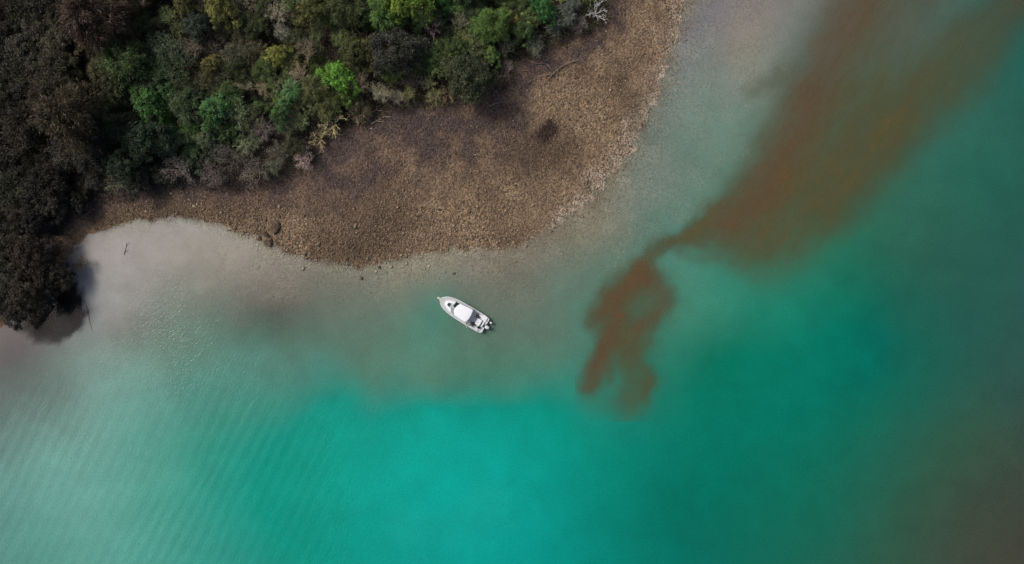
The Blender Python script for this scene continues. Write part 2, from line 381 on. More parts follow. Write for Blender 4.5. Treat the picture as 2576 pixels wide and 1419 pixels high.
t.l.new(al, ms.inputs[0]); t.l.new(tr.outputs[0], ms.inputs[1]); t.l.new(body, ms.inputs[2])
M_alg = t.done(ms.outputs[0])
me = mesh_np('algae_bloom', np.stack([AX.ravel(), AY.ravel(), np.full(AX.size, 0.006)], 1)[used], inv.reshape(-1, 4),
             {'bloom': dens.ravel()[used], 'hue': acol[used]}, [M_alg], smooth=True)
tag(link('algae_bloom', me), 'rust brown algae streak trailing across the teal water with a forked tail', 'algae', kind='stuff')

# ------------------------------------------------------------------ loose stones
def stones(n_try, region, size, seed, colour, name, label, mat, sink=0.35):
    r = np.random.default_rng(seed)
    x = r.uniform(-74, 52, n_try); y = r.uniform(-12, 41, n_try)
    h, dw, dv = land(x, y); px, py = x * D + CX, CY - y * D
    k = r.random(n_try) < region(px, py, dw, dv, x, y)
    x, y, h, dw, px = x[k], y[k], h[k], dw[k], px[k]; n = len(x)
    s = size(r, n, px, dw)
    base = np.array([(1, 0, 0), (0, 1, 0), (-1, 0, 0), (0, -1, 0), (0, 0, 1), (0, 0, -1)], float)
    V = base[None] * r.uniform(0.65, 1.35, (n, 6, 1)) + r.normal(0, 0.16, (n, 6, 3))
    V = V * (s[:, None] * np.stack([r.uniform(0.7, 1.3, n), r.uniform(0.7, 1.3, n), r.uniform(0.45, 0.8, n)], 1))[:, None, :]
    a = r.uniform(0, 6.28, n); ca, sa = np.cos(a)[:, None], np.sin(a)[:, None]
    V = np.stack([V[..., 0] * ca - V[..., 1] * sa, V[..., 0] * sa + V[..., 1] * ca, V[..., 2]], -1)
    V = V + np.stack([x, y, h + s * (0.5 - sink)], 1)[:, None, :]
    f = np.array([(0, 1, 4), (1, 2, 4), (2, 3, 4), (3, 0, 4), (1, 0, 5), (2, 1, 5), (3, 2, 5), (0, 3, 5)])
    F = (f[None] + (np.arange(n) * 6)[:, None, None]).reshape(-1, 3)
    c = np.repeat(colour(r, n, px, dw, x, y), 6, 0)
    me = mesh_np(name, V.reshape(-1, 3), F, {'soil': c}, [mat])
    return tag(link(name, me), label, 'stones', kind='stuff')
t = NT('stone'); c = t.attr('soil', 'Color'); n = t.noise(14.0, 3, t.pos())
M_stone = t.done(t.bsdf(t.scalecol(c, t.math('MULTIPLY_ADD', n, 0.8, 0.6)), 0.8, 0.3))
def reg_gravel(px, py, dw, dv, x, y):
    fr = np.clip(-dv, 0, None) / np.maximum(np.clip(dw, 0, None) + np.clip(-dv, 0, None), 0.5) + (fbm(x * 0.5, y * 0.5, 45) - 0.5) * 0.4
    fr = fr + 0.3 * sstep(1250, 1420, px) * sstep(0.05, 0.25, fr)
    land_ = (0.10 + 0.9 * sstep(0.2, 0.75, fr)) * (0.55 + 0.6 * fbm(x * .35, y * .35, 57)) * (dv < 0) * (dw > 0)
    fade = np.where(px > 1250, 5.5, 2.2)
    return np.where(dw > 0, land_, 0.9 * np.exp(dw / fade) * (dv < 0) * (.15 + .85 * sstep(480, 760, px))) * sstep(200, 420, px) * (1 - .95 * sstep(0, 1, np.clip(1.3 - np.hypot((px - 1378 + (py - 333) * .35) / 25, (py - 333) / 32), 0, 1) * 2))
def size_gravel(r, n, px, dw):
    big = np.where((px < 1300) & (dw < 6), 1.12, 0.82)
    return np.clip(r.lognormal(math.log(0.070), 0.40, n), 0.035, 0.28) * big
def col_gravel(r, n, px, dw, x, y):
    f = r.random((n, 1)); c = (lin(94, 77, 61) * (1 - f) + lin(160, 140, 116) * f) * .9
    c = c * r.uniform(0.6, 1.2, (n, 1)) * (0.45 + 1.1 * fbm(x * 0.22, y * 0.22, 53)[:, None])
    rt = sstep(1250, 1480, px); s = sstep(0, 1, (.1 + 0.5 * rt - dw - (fbm(x * .3, y * .3, 45) - .5) * 3.5 * rt) / (1 + 4.5 * rt))[:, None]
    return c * (1 - s) + (lin(178, 168, 148) * r.uniform(0.55, 1.25, (n, 1))) * s
stones(335000, reg_gravel, size_gravel, 11, col_gravel, 'gravel', 'brown and tan cobbles covering the beach and shallows', M_stone)
def reg_shell(px, py, dw, dv, x, y):
    return 0.03 * ((dv < -0.3) & (dv > -9) & (dw > 6)) * sstep(0.45, 0.7, fbm(x * 0.3, y * 0.3, 77))
stones(60000, reg_shell, lambda r, n, px, dw: np.clip(r.lognormal(math.log(0.075), 0.3, n), 0.04, 0.15), 12,
       lambda r, n, px, dw, x, y: lin(205, 195, 182) * r.uniform(0.5, 1.1, (n, 1)), 'shells', 'scattered pale shells on the dark upper beach', M_stone, 0.1)

def rock_mesh(name, seed, sx, sy, sz):
    import bmesh
    bm = bmesh.new(); bmesh.ops.create_icosphere(bm, subdivisions=3, radius=1.0)
    r = np.random.default_rng(seed); planes = r.normal(0, 1, (9, 3)); planes /= np.linalg.norm(planes, axis=1)[:, None]; off = r.uniform(0.62, 0.95, 9)
    for v in bm.verts:
        p = np.array(v.co)
        for nrm, o in zip(planes, off):
            d = p @ nrm - o
            if d > 0: p = p - nrm * d * 0.9
        p = p * (1 + 0.06 * math.sin(7 * p[0] + seed) * math.cos(6 * p[1] - seed) + r.normal(0, 0.012))
        v.co = (p[0] * sx, p[1] * sy, p[2] * sz)
    me = bpy.data.meshes.new(name); bm.to_mesh(me); bm.free()
    for f in me.polygons: f.use_smooth = False
    return me
t = NT('boulder'); p = t.node('ShaderNodeTexCoord').outputs['Object']
n = t.noise(3.0, 6, p, 0.65)
M_rock = t.done(t.bsdf(t.mix(t.ramp(n, 0.35, 0.65), rgba(lin(62, 50, 40)), rgba(lin(108, 92, 74))), 0.85, 0.3, t.bump(n, 0.8, 0.1)))
def P3(px, py, dz=0.0):
    x, y = w2(px, py); h = float(land(np.array([x]), np.array([y]))[0][0]); return Vector((float(x), float(y), h + dz))
ROCKS = [(676, 610, .8, .66, .5, 'dark rounded boulder standing in the water at the bend of the shore'),
         (692, 572, 1.05, .85, .5, 'largest flat dark boulder at the corner of the gravel beach'),
         (667, 588, .85, .34, .4, 'narrow dark slab of rock leaning beside the corner boulders'),
         (652, 600, .34, .3, .26, 'small boulder at the waterline left of the corner rocks'),
         (704, 545, .3, .26, .22, 'small dark stone above the corner boulders on the gravel'),
         (1142, 688, .3, .22, .2, 'pale stone lying in the shallows above the bow of the boat'),
         (910, 700, .32, .26, .22, 'rounded stone under the shallow water below the gravel spit'),
         (954, 672, .36, .24, .22, 'oblong stone just off the tip of the gravel spit')]
for i, (px, py, a, b, c_, lab) in enumerate(ROCKS):
    p = P3(px, py); me = rock_mesh('boulder', 30 + i, a, b, c_); me.materials.append(M_rock)
    p.z = max(p.z, -0.12 if i > 4 else -0.05)
    o = link('boulder', me, loc=p + Vector((0, 0, c_ * 0.2))); o.rotation_euler.z = i * 1.3
    tag(o, lab, 'boulder', 'boulders along the waterline')

# ------------------------------------------------------------------ plants
def frame_of(nrm, r):
    t_ = r.normal(0, 1, nrm.shape); a = np.cross(nrm, t_); a /= np.linalg.norm(a, axis=1)[:, None] + 1e-9
    return a, np.cross(nrm, a)
def leaf_quads(P, nrm, ln, wd, r, a=None):
    """one rhombic, slightly cupped leaf at each P"""
    nrm = nrm / (np.linalg.norm(nrm, axis=1)[:, None] + 1e-9)
    if a is None: a, b = frame_of(nrm, r)
    else:
        a = a / (np.linalg.norm(a, axis=1)[:, None] + 1e-9); b = np.cross(nrm, a); b /= np.linalg.norm(b, axis=1)[:, None] + 1e-9
    ln = np.broadcast_to(ln, len(P))[:, None]; wd = np.broadcast_to(wd, len(P))[:, None]
    V = np.stack([P - a * ln * .5, P + b * wd * .5 - a * ln * .08, P + a * ln * .5 - nrm * ln * .12, P - b * wd * .5 - a * ln * .08], 1)
    F = np.arange(len(P) * 4).reshape(-1, 4)
    return V.reshape(-1, 3), F
def tube(pts, rads, sides=5):
    pts = np.asarray(pts, float); rads = np.asarray(rads, float); n = len(pts)
    d = np.gradient(pts, axis=0); d /= np.linalg.norm(d, axis=1)[:, None] + 1e-9
    ref = np.where(np.abs(d[:, 2:3]) < 0.9, [[0, 0, 1.0]], [[1.0, 0, 0]])
    u = np.cross(d, ref); u /= np.linalg.norm(u, axis=1)[:, None] + 1e-9; v = np.cross(d, u)
    th = np.arange(sides) * 2 * math.pi / sides
    V = pts[:, None] + rads[:, None, None] * (u[:, None] * np.cos(th)[None, :, None] + v[:, None] * np.sin(th)[None, :, None])
    i = np.arange(n - 1)[:, None] * sides; k = np.arange(sides)[None]
    F = np.stack([i + k, i + (k + 1) % sides, i + sides + (k + 1) % sides, i + sides + k], -1).reshape(-1, 4)
    return V.reshape(-1, 3), F
class Acc:
    def __init__(s): s.V = []; s.F = []; s.A = []; s.n = 0
    def add(s, VF, var):
        V, F = VF; s.V.append(V); s.F.append(F + s.n); s.n += len(V)
        s.A.append(np.broadcast_to(np.asarray(var, float), len(V)) if np.ndim(var) == 0 else var)
    def mesh(s, name, mat): return mesh_np(name, np.concatenate(s.V), np.concatenate(s.F), {'tone': np.concatenate(s.A)}, [mat])

def leaf_mat(name, sat=1.0, trans=0.25):
    t = NT(name); oi = t.node('ShaderNodeObjectInfo')
    tone = t.attr('tone')
    n = t.noise(0.7, 3, t.node('ShaderNodeTexCoord').outputs['Object'])
    c = t.scalecol(oi.outputs['Color'], t.math('MULTIPLY', tone, t.math('MULTIPLY_ADD', n, 0.7, 0.65)))
    d = t.bsdf(c, 0.55, 0.3)
    tl = t.node('ShaderNodeBsdfTranslucent'); t.l.new(c, tl.inputs[0])
    m = t.node('ShaderNodeMixShader'); m.inputs[0].default_value = trans
    t.l.new(d, m.inputs[1]); t.l.new(tl.outputs[0], m.inputs[2])
    return t.done(m.outputs[0])
M_leaf = leaf_mat('leaves')
M_twig = leaf_mat('dry_twigs', trans=0.0)
t = NT('bark'); p = t.node('ShaderNodeTexCoord').outputs['Object']; n = t.noise(5.0, 5, p, 0.6)
M_bark = t.done(t.bsdf(t.mix(n, rgba(lin(52, 44, 38)), rgba(lin(104, 94, 82))), 0.9, 0.2, t.bump(n, 0.6, 0.05)))

def curve_pts(p0, p1, r, n=5, bend=0.15):
    p0 = np.asarray(p0, float); p1 = np.asarray(p1, float); L = np.linalg.norm(p1 - p0); t_ = np.linspace(0, 1, n)[:, None]
    off = r.normal(0, bend * L, 3); off2 = r.normal(0, bend * L * 0.5, 3)
    return p0 + (p1 - p0) * t_ + off * (t_ * (1 - t_)) * 1.6 + off2 * np.sin(t_ * 6.28) * 0.3
def trunk_mesh(name, r, Rr, Ht, clumps, thick):
    A = Acc(); fork = np.array([r.normal(0, 0.12 * Rr), r.normal(0, 0.12 * Rr), Ht * r.uniform(0.3, 0.5)])
    A.add(tube(np.concatenate([[[0, 0, -0.4]], curve_pts((0, 0, 0), fork, r, 5, 0.08)]), [thick * 1.35, thick * 1.15, thick, thick * .9, thick * .85, thick * .8], 7), 1)
    sel = clumps[:: max(1, len(clumps) // 9)]
    for c in sel:
        A.add(tube(curve_pts(fork, c, r, 5, 0.1), np.linspace(thick * .6, thick * .15, 5), 5), 1)
    return A.mesh(name, M_bark)
def dome(r, n, Rr, Ht, lob=0.28, low=0.35):
    """irregular points through the crown's upper volume"""
    az = r.uniform(0, 6.28, n); ph = r.uniform(0, 6.28, 4); am = r.uniform(0.3, 1, 4)
    lobe = 1 + lob * (am[0] * np.sin(2 * az + ph[0]) + am[1] * np.sin(3 * az + ph[1]) + am[2] * np.sin(5 * az + ph[2])) / 2
    q = np.sqrt(r.random(n)) * 0.92
    rr = q * Rr * lobe
    top = Ht * (low + (1 - low) * np.sqrt(np.clip(1 - (q * .95) ** 2, 0, 1)))
    z = top * r.uniform(0.78, 1.03, n)
    return np.stack([rr * np.cos(az), rr * np.sin(az), z], 1)
def crown_broad(r, Rr, Ht, nc, nl, ls, spread=0.26, lob=0.28, tone_sd=0.22, flat=0.7):
    C = dome(r, nc, Rr, Ht, lob * 1.3, .22); A = Acc()
    ct = np.clip(r.normal(1, tone_sd, nc), 0.45, 1.6); cs = r.uniform(0.6, 1.35, nc)
    k = r.integers(0, nc, nl); d = r.normal(0, 1, (nl, 3)); d /= np.linalg.norm(d, axis=1)[:, None]; d[:, 2] = np.abs(d[:, 2]) * 1.1 - 0.3
    P = C[k] + d * (spread * Rr * cs[k] * r.uniform(0.45, 1.1, nl) * np.where(r.random(nl) < .12, 1.6, 1))[:, None] * [1, 1, flat]
    nrm = d * 0.7 + r.normal(0, 0.55, (nl, 3)) + [0, 0, 0.5]
    V = leaf_quads(P, nrm, ls * r.uniform(0.6, 1.4, nl), ls * .55 * r.uniform(0.6, 1.3, nl), r)
    A.add(V, np.repeat(ct[k] * r.uniform(0.7, 1.3, nl), 4)); return A, C
def crown_feather(r, Rr, Ht, nc, nl, ls):
    C = dome(r, nc, Rr, Ht, 0.35); A = Acc(); ct = np.clip(r.normal(1, 0.25, nc), 0.4, 1.7)
    k = r.integers(0, nc, nl); out = C[k] * [1, 1, 0]; out /= np.linalg.norm(out, axis=1)[:, None] + 0.3
    d = out * 0.9 + r.normal(0, 0.6, (nl, 3)) + [0, 0, 0.15]; d /= np.linalg.norm(d, axis=1)[:, None]
    P = C[k] + d * (0.24 * Rr * r.uniform(0.1, 1.2, nl))[:, None] + r.normal(0, 0.06 * Rr, (nl, 3))
    nrm = np.cross(d, r.normal(0, 1, (nl, 3))) + [0, 0, 0.9]
    A.add(leaf_quads(P, nrm, ls * r.uniform(0.6, 1.5, nl), ls * 0.16 * r.uniform(.7, 1.3, nl), r, a=d + [0, 0, -0.35]), np.repeat(ct[k] * r.uniform(0.65, 1.35, nl), 4))
    return A, C
def crown_twigs(r, Rr, Ht, nb, leaf=500, ls=0.16, th=0.045):
    A = Acc(); ends = []
    def grow(p, d, L, rad_, lev):
        q = p + d * L; pts = curve_pts(p, q, r, 4, 0.14)
        A.add(tube(pts, np.linspace(rad_, rad_ * .55, 4), 3 if lev > 0 else 4), r.uniform(0.7, 1.3))
        ends.append(q)
        if lev < 3:
            for _ in range(r.integers(2, 4)):
                nd = d + r.normal(0, 0.55, 3) + [0, 0, 0.1]; nd /= np.linalg.norm(nd)
                grow(pts[r.integers(2, 4)], nd, L * r.uniform(0.5, 0.8), rad_ * .6, lev + 1)
    for i in range(nb):
        az = i * 6.28 / nb + r.normal(0, .3); el = r.uniform(0.25, 1.1)
        grow(np.array([0, 0, Ht * .45]), np.array([math.cos(az) * math.cos(el), math.sin(az) * math.cos(el), math.sin(el)]), Rr * r.uniform(.4, .6), th, 0)
    E = np.array(ends)
    if leaf:
        k = r.integers(0, len(E), leaf); P = E[k] + r.normal(0, 0.10 * Rr, (leaf, 3))
        A.add(leaf_quads(P, r.normal(0, 1, (leaf, 3)) + [0, 0, .6], ls * r.uniform(.6, 1.4, leaf), ls * .5, r), np.repeat(r.uniform(0.55, 1.15, leaf), 4))
    return A, E[:: max(1, len(E) // 12)]
def crown_fern(r, Rr, Ht, nf):
    A = Acc()
    for i in range(nf):
        az = i * 6.28 / nf + r.normal(0, .12); L = Rr * r.uniform(.8, 1.1); rise = r.uniform(.15, .4)
        s = np.linspace(0.04, 1, 26); d = np.array([math.cos(az), math.sin(az), 0]); sd = np.array([-d[1], d[0], 0])
        pts = d * (s * L)[:, None] + np.array([0, 0, 1]) * (Ht + rise * Rr * np.sin(s * 2.6) - .35 * Rr * s ** 2)[:, None]
        A.add(tube(pts, np.linspace(.04, .012, 26), 3), 0.8)
        w = Rr * .26 * np.sin(np.clip(s * 2.9 + .25, 0, 3.14)) + .03
        for sg in (-1, 1):
            a = sd * sg + d * .45 + [0, 0, -.15]; P = pts + (a / np.linalg.norm(a)) * (w / 2)[:, None]
            A.add(leaf_quads(P, np.tile([0, 0, 1.0], (26, 1)) + r.normal(0, .15, (26, 3)), w, L / 24, r, a=np.tile(a, (26, 1))), np.repeat(r.uniform(.8, 1.2, 26), 4))
    return A, np.array([[0, 0, Ht]])
def crown_strap(r, Rr, Ht, nr, ns):
    A = Acc(); C = dome(r, nr, Rr * .75, Ht)
    for c in C:
        for j in range(ns):
            az = r.uniform(0, 6.28); el = r.uniform(-.1, 1.2); L = Rr * r.uniform(.35, .6)
            d = np.array([math.cos(az) * math.cos(el), math.sin(az) * math.cos(el), math.sin(el)]); s = np.linspace(0, 1, 5)[:, None]
            pts = c + d * s * L + np.array([0, 0, -1]) * s ** 2 * L * .55
            sd = np.array([-math.sin(az), math.cos(az), 0]); wd = np.array([.03, .045, .04, .028, .006])[:, None]
            V = np.concatenate([pts - sd * wd, pts + sd * wd]); i = np.arange(4)
            A.add((V, np.stack([i, i + 5, i + 6, i + 1], 1)), r.uniform(.6, 1.35))
    return A, C

PROTO = {}
def proto(kind, n, fn):
    PROTO[kind] = []
    for i in range(n):
        r = np.random.default_rng(abs(hash(kind)) % 1 + 1000 + len(PROTO) * 50 + i)
        A, C, th, Rr, Ht = fn(r)
        PROTO[kind].append((trunk_mesh(kind + '_trunk', r, Rr, Ht, C, th), A.mesh(kind + '_crown', M_twig if kind in ('twiggy', 'bare') else M_leaf), Rr, Ht))
# unit trees of crown radius 3 m, scaled when planted
proto('broad', 4, lambda r: (*crown_broad(r, 3.0, 5.6, 90, 10000, 0.24, .18, .32, .3), .20, 3.0, 5.6))
proto('feather', 4, lambda r: (*crown_feather(r, 3.0, 6.0, 80, 9500, 0.50), .20, 3.0, 6.0))
proto('dome', 2, lambda r: (*crown_broad(r, 3.0, 4.6, 150, 13000, 0.20, .15, .26, .2), .22, 3.0, 4.6))
proto('bright', 3, lambda r: (*crown_broad(r, 3.0, 5.2, 85, 8000, 0.24, .15, .45, .34), .16, 3.0, 5.2))
proto('twiggy', 4, lambda r: (*crown_twigs(r, 3.0, 4.6, 13, 1300, .17, .085), .12, 3.0, 4.2))
proto('bare', 3, lambda r: (*crown_twigs(r, 3.0, 4.0, 8, 160, .15, .10), .12, 3.0, 3.6))
proto('fern', 2, lambda r: (*crown_fern(r, 3.0, 4.2, 13), .16, 3.0, 4.2))
proto('strap', 2, lambda r: (*crown_strap(r, 3.0, 3.4, 9, 42), .16, 3.0, 3.4))
proto('scrub', 3, lambda r: (*crown_broad(r, 3.0, 2.6, 40, 5000, 0.24, .26, .4, .3), .10, 3.0, 2.6))

NAMES = {'broad': 'broadleaf_tree', 'feather': 'feathery_tree', 'dome': 'round_tree', 'bright': 'leafy_tree', 'twiggy': 'twiggy_shrub', 'bare': 'bare_shrub',
         'fern': 'tree_fern', 'strap': 'strap_leaf_plant', 'scrub': 'low_shrub'}
planted = []
def plant(kind, px, py, rpx, col, label, group=None, cat=None, hs=1.0, var=None):
    """crown centred where the survey saw it; the foot stands nearer the middle because tall things lean outwards in the picture"""
    r = random.Random(int(px * 31 + py * 17)); ps = PROTO[kind]
    tm, cm, Rr, Ht = ps[r.randrange(len(ps)) if var is None else var % len(ps)]
    s = rpx / D / Rr; top = Ht * s * hs * 0.8 + 1.0
    x, y = w2(px, py); x = float(x) * (1 - top / CAM_H); y = float(y) * (1 - top / CAM_H)
    z = float(land(np.array([x]), np.array([y]))[0][0]); z = max(z, -0.3)
    o = bpy.data.objects.new(NAMES[kind], None); COL.objects.link(o); o.empty_display_size = 0.3
    o.location = (x, y, z - 0.05); o.rotation_euler = (0, 0, r.uniform(0, 6.28)); o.scale = (s * r.uniform(.92, 1.08), s * r.uniform(.92, 1.08), s * hs)
    link('trunk', tm, o)
    c = link('crown', cm, o); lc = lin(*col)
    if kind in ('twiggy', 'bare'): lc = np.minimum(lc * 2.0, .6)
    if kind in ('bright', 'fern'): lc = (lc * .85 + .15 * lc.mean()) * np.array([1.12, 1.02, .74])
    c.color = rgba(lc)
    tag(o, label, cat or ('shrub' if kind in ('twiggy', 'bare', 'scrub') else 'plant' if kind == 'strap' else 'tree'), group)
    planted.append((px, py, rpx * (1.0 if label == 'tree in the wood' else 1.35))); return o

SPEC = [
 ('bright', 850, 195, 44, (112,172,70), 'vivid lime green tree, the brightest in the middle of the wood', 1.0),
 ('bright', 705, 143, 31, (140,150,82), 'small yellow-green tree standing alone in the middle of the wood', 1.1),
 ('bright', 562, 26, 46, (128,134,82), 'pale olive yellow tree at the top edge, left of centre of the wood', 1.1),
 ('bright', 1035, 8, 56, (116,150,62), 'large yellow-green tree cut by the top edge of the picture', 1.1),
 ('bright', 1105, 5, 34, (62,118,62), 'deep green tree beside the large yellow-green one at the top edge', 1.0),
 ('bright', 1365, 20, 36, (64,122,74), 'emerald tree at the top edge near the strap-leaved plants', 1.0),
 ('bright', 1288, 52, 26, (138,136,80), 'small straw yellow tree near the right end of the wood', .9),
 ('broad', 1318, 82, 32, (78,98,58), 'mid green tree below the straw yellow one', .9),
 ('bright', 1232, 138, 28, (108,142,86), 'light green tree at the upper edge of a big olive dome', 1.0),
 ('bright', 372, 258, 44, (78,124,72), 'emerald green tree in the dark left part of the wood', 1.0),
 ('bright', 425, 235, 34, (72,110,70), 'smaller green tree touching the emerald one on its right', 1.0),
 ('bright', 540, 278, 44, (84,132,88), 'sea green tree left of centre in the wood', 1.0),
 ('bright', 708, 285, 34, (82,122,80), 'rounded green tree below the tree ferns', 1.0),
 ('fern', 742, 232, 32, (64,112,66), 'dark green tree fern with spread fronds in the middle of the wood', .9),
 ('fern', 722, 262, 22, (70,118,72), 'smaller tree fern just above the rounded green tree', .9),
 ('bright', 535, 168, 30, (116,118,78), 'olive yellow tree above the sea green one', 1.0),
 ('broad', 500, 70, 34, (74,84,70), 'grey green tree below the pale olive tree at the top', 1.0),
 ('bright', 470, 15, 34, (104,108,72), 'olive tree at the top edge left of the pale olive one', 1.0),
 ('bright', 795, 35, 44, (98,106,66), 'khaki tree near the top, between grey twiggy shrubs', 1.0),
 ('dome', 1000, 132, 64, (70,72,62), 'big round dark grey tree right of centre of the wood', 1.0),
 ('dome', 1178, 190, 62, (78,84,60), 'big round olive tree at the edge of the beach', 1.0),
 ('twiggy', 705, 44, 32, (138,132,112), 'pale grey twiggy shrub near the top of the wood', 1.0),
 ('twiggy', 720, 92, 27, (128,126,112), 'grey twiggy shrub just below the one near the top', 1.0),
 ('twiggy', 778, 134, 29, (126,114,94), 'tan twiggy shrub right of the yellow-green tree', 1.0),
 ('twiggy', 762, 194, 30, (136,124,104), 'buff twiggy shrub left of the vivid green tree', 1.0),
 ('twiggy', 962, 238, 34, (136,132,110), 'pale twiggy shrub below the big round grey tree', 1.0),
 ('twiggy', 1002, 250, 22, (134,130,108), 'small pale twiggy shrub beside the larger one below the grey dome', 1.0),
 ('twiggy', 910, 215, 30, (122,112,92), 'brown twiggy shrub right of the vivid green tree', .9),
 ('twiggy', 1160, 66, 28, (112,108,88), 'greyish twiggy tree above the big olive dome', 1.1),
 ('bare', 1092, 84, 30, (128,116,112), 'bare mauve grey shrub between the two big domes', 1.0),
 ('bare', 925, 100, 30, (136,122,98), 'bare tan branches on the left rim of the big round grey tree', 1.0),
 ('bare', 1500, 28, 38, (168,150,146), 'bleached bare shrub at the right end of the wood by the beach', .9),
 ('twiggy', 590, 222, 20, (128,120,94), 'small buff shrub, left one of three above the sea green tree', 1.0),
 ('twiggy', 622, 216, 24, (142,138,106), 'pale buff shrub, middle one of three above the sea green tree', 1.0),
 ('twiggy', 664, 226, 22, (146,134,106), 'pale buff shrub, right one of three above the sea green tree', 1.0),
 ('strap', 1432, 22, 42, (104,110,98), 'grey green strap-leaved plant at the top edge by the beach', 1.0),
 ('strap', 1398, 62, 36, (94,102,86), 'grey green strap-leaved plant below the emerald tree', 1.0),
 ('strap', 1462, 62, 30, (112,104,98), 'greyish strap-leaved plant beside the bleached shrub', .8),
 ('twiggy', 1345, 118, 32, (96,98,80), 'olive grey twiggy shrub at the wood edge below the strap plants', .8),
 ('twiggy', 1275, 120, 30, (104,104,82), 'olive twiggy shrub right of the light green tree', .8),
 ('twiggy', 1275, 172, 24, (112,98,90), 'small brown grey shrub on the beach edge right of the olive dome', .6),
 ('scrub', 1255, 205, 26, (96,84,66), 'low dry shrub on the beach below the olive dome', .7),
 ('twiggy', 440, 424, 44, (100,92,86), 'mauve grey leafy shrub at the beach edge, left part', .8),
 ('twiggy', 530, 440, 42, (92,82,78), 'dull mauve shrub at the beach edge right of the grey one', .7),
 ('twiggy', 662, 328, 34, (104,94,90), 'mauve shrub below the rounded green tree', .8),
 ('twiggy', 764, 402, 34, (138,122,114), 'pinkish pale shrub on the corner of the beach', .7),
 ('broad', 300, 410, 46, (66,76,56), 'dark olive tree at the left end of the beach', .9),
 ('broad', 360, 350, 50, (56,70,50), 'dark green tree above the left end of the beach', 1.0),
 ('twiggy', 285, 462, 34, (90,90,74), 'olive grey shrub where the beach narrows on the left', .7),
 ('twiggy', 640, 425, 44, (96,90,78), 'grey brown shrub behind the middle of the beach', .8),
 ('twiggy', 580, 395, 40, (84,80,68), 'dark grey brown shrub behind the middle of the beach', .9),
 ('twiggy', 700, 385, 36, (88,86,72), 'grey olive shrub left of the pinkish pale one', .8),
 ('bare', 840, 308, 42, (150,136,102), 'straw coloured dry brush at the beach edge', .6),
 ('bare', 805, 348, 36, (134,122,90), 'lower straw coloured brush with long sticks near the pinkish shrub', .5),
 ('bare', 905, 292, 30, (122,108,84), 'brown dry brush right of the straw coloured one', .6),
 ('scrub', 905, 270, 34, (98,90,70), 'low khaki shrub behind the dry brush', .8),
 ('bare', 1130, 240, 34, (116,98,76), 'brown dry brush at the foot of the big olive dome', .6),
 ('twiggy', 1040, 205, 30, (92,84,74), 'dull brown shrub between the two big domes', .8),
 ('dome', 55, 640, 54, (66,58,50), 'dark tree on the upper side of the point at the left edge', 1.0),
 ('dome', 122, 688, 42, (64,60,50), 'dark tree leaning over the water at the tip of the left point', .95),
 ('broad', 48, 735, 52, (66,60,50), 'dark tree in the middle of the point at the left edge', 1.0),
 ('broad', 96, 618, 34, (72,66,62), 'grey brown tree on the point where the beach ends', .9),
 ('broad', 92, 758, 30, (58,56,52), 'small dark tree overhanging the water on the left point', .95),
 ('broad', 18, 795, 30, (64,60,56), 'dark tree at the lower end of the left point', .95),
 ('twiggy', 182, 664, 30, (66,60,54), 'dark twiggy shrub reaching out over the bay from the left point', .7),
 ('broad', 72, 560, 40, (48,44,42), 'blackish tree just above the left point', 1.0),
 ('feather', 175, 290, 66, (84,76,58), 'large feathery olive brown tree in the dark left part of the wood', 1.1),
 ('feather', 130, 250, 50, (76,70,56), 'feathery brown tree left of the large feathery one', 1.1),
 ('feather', 240, 45, 60, (84,70,60), 'large feathery brown tree at the top left', 1.1),
]
for k, px, py, rp, c, lab, hs in SPEC: plant(k, px, py, rp, c, lab, hs=hs * (1.35 if k in ('twiggy', 'bare') and hs >= .9 else 1.2))

# the rest of the wood: individual trees too alike to tell apart, described by the part of the wood they stand in
VCOL = np.array([(60,80,58,51,47),(60,300,54,46,43),(60,500,48,40,38),(180,180,68,60,48),(250,380,54,50,47),(330,120,66,60,50),(330,40,78,66,54),
    (420,150,66,72,54),(480,140,66,58,52),(600,110,68,60,54),(640,60,72,62,56),(640,180,76,70,56),(800,90,80,80,58),(880,60,84,86,62),(950,40,82,86,62),
    (1080,120,76,74,60),(1180,40,78,82,60),(1230,90,84,84,58),(460,330,74,80,60),(600,330,82,80,66),(480,380,72,70,62),(800,270,82,78,54),(880,160,84,82,56),
    (740,320,72,70,56),(1080,230,90,80,62),(20,680,60,54,50)], float)
VCOL[:, 2:] *= np.where(VCOL[:, :1] < 350, 1.14, 1.02) * [.94, 1.05, .94]
def in_wood(px, py): return float(sdist(np.array([px]), np.array([py]), VG)[0])
rr = random.Random(5); fill = []
MARKS = {850195:'vivid lime tree', 705143:'lone yellow-green tree', 562026:'pale olive yellow tree', 1035008:'big top-edge yellow-green tree', 1365020:'emerald tree at the top edge',
  1288052:'small straw yellow tree', 1232138:'light green tree', 372258:'left emerald tree', 540278:'sea green tree', 708285:'rounded green tree',
  742232:'larger tree fern', 535168:'olive yellow tree', 795035:'khaki tree near the top', 1000132:'big round grey tree', 1178190:'big round olive tree', 762194:'buff twiggy shrub',
  440424:'mauve grey beach shrub', 764402:'pinkish pale shrub', 300410:'dark beach-end tree', 122688:'tree leaning over the bay', 48735:'middle tree of the left point',
  175290:'large feathery olive brown tree', 240045:'big feathery top-left tree', 72560:'blackish tree by the point', 640425:'grey brown beach shrub'}
MARKP = [(k // 1000, k % 1000, v) for k, v in MARKS.items()]
DIRS = ['right of', 'above and right of', 'above', 'above and left of', 'left of', 'below and left of', 'below', 'below and right of']
KW = {'broad': 'leafy tree', 'feather': 'feathery tree', 'scrub': 'low leafy shrub', 'twiggy': 'twiggy shrub', 'dome': 'round-topped tree'}
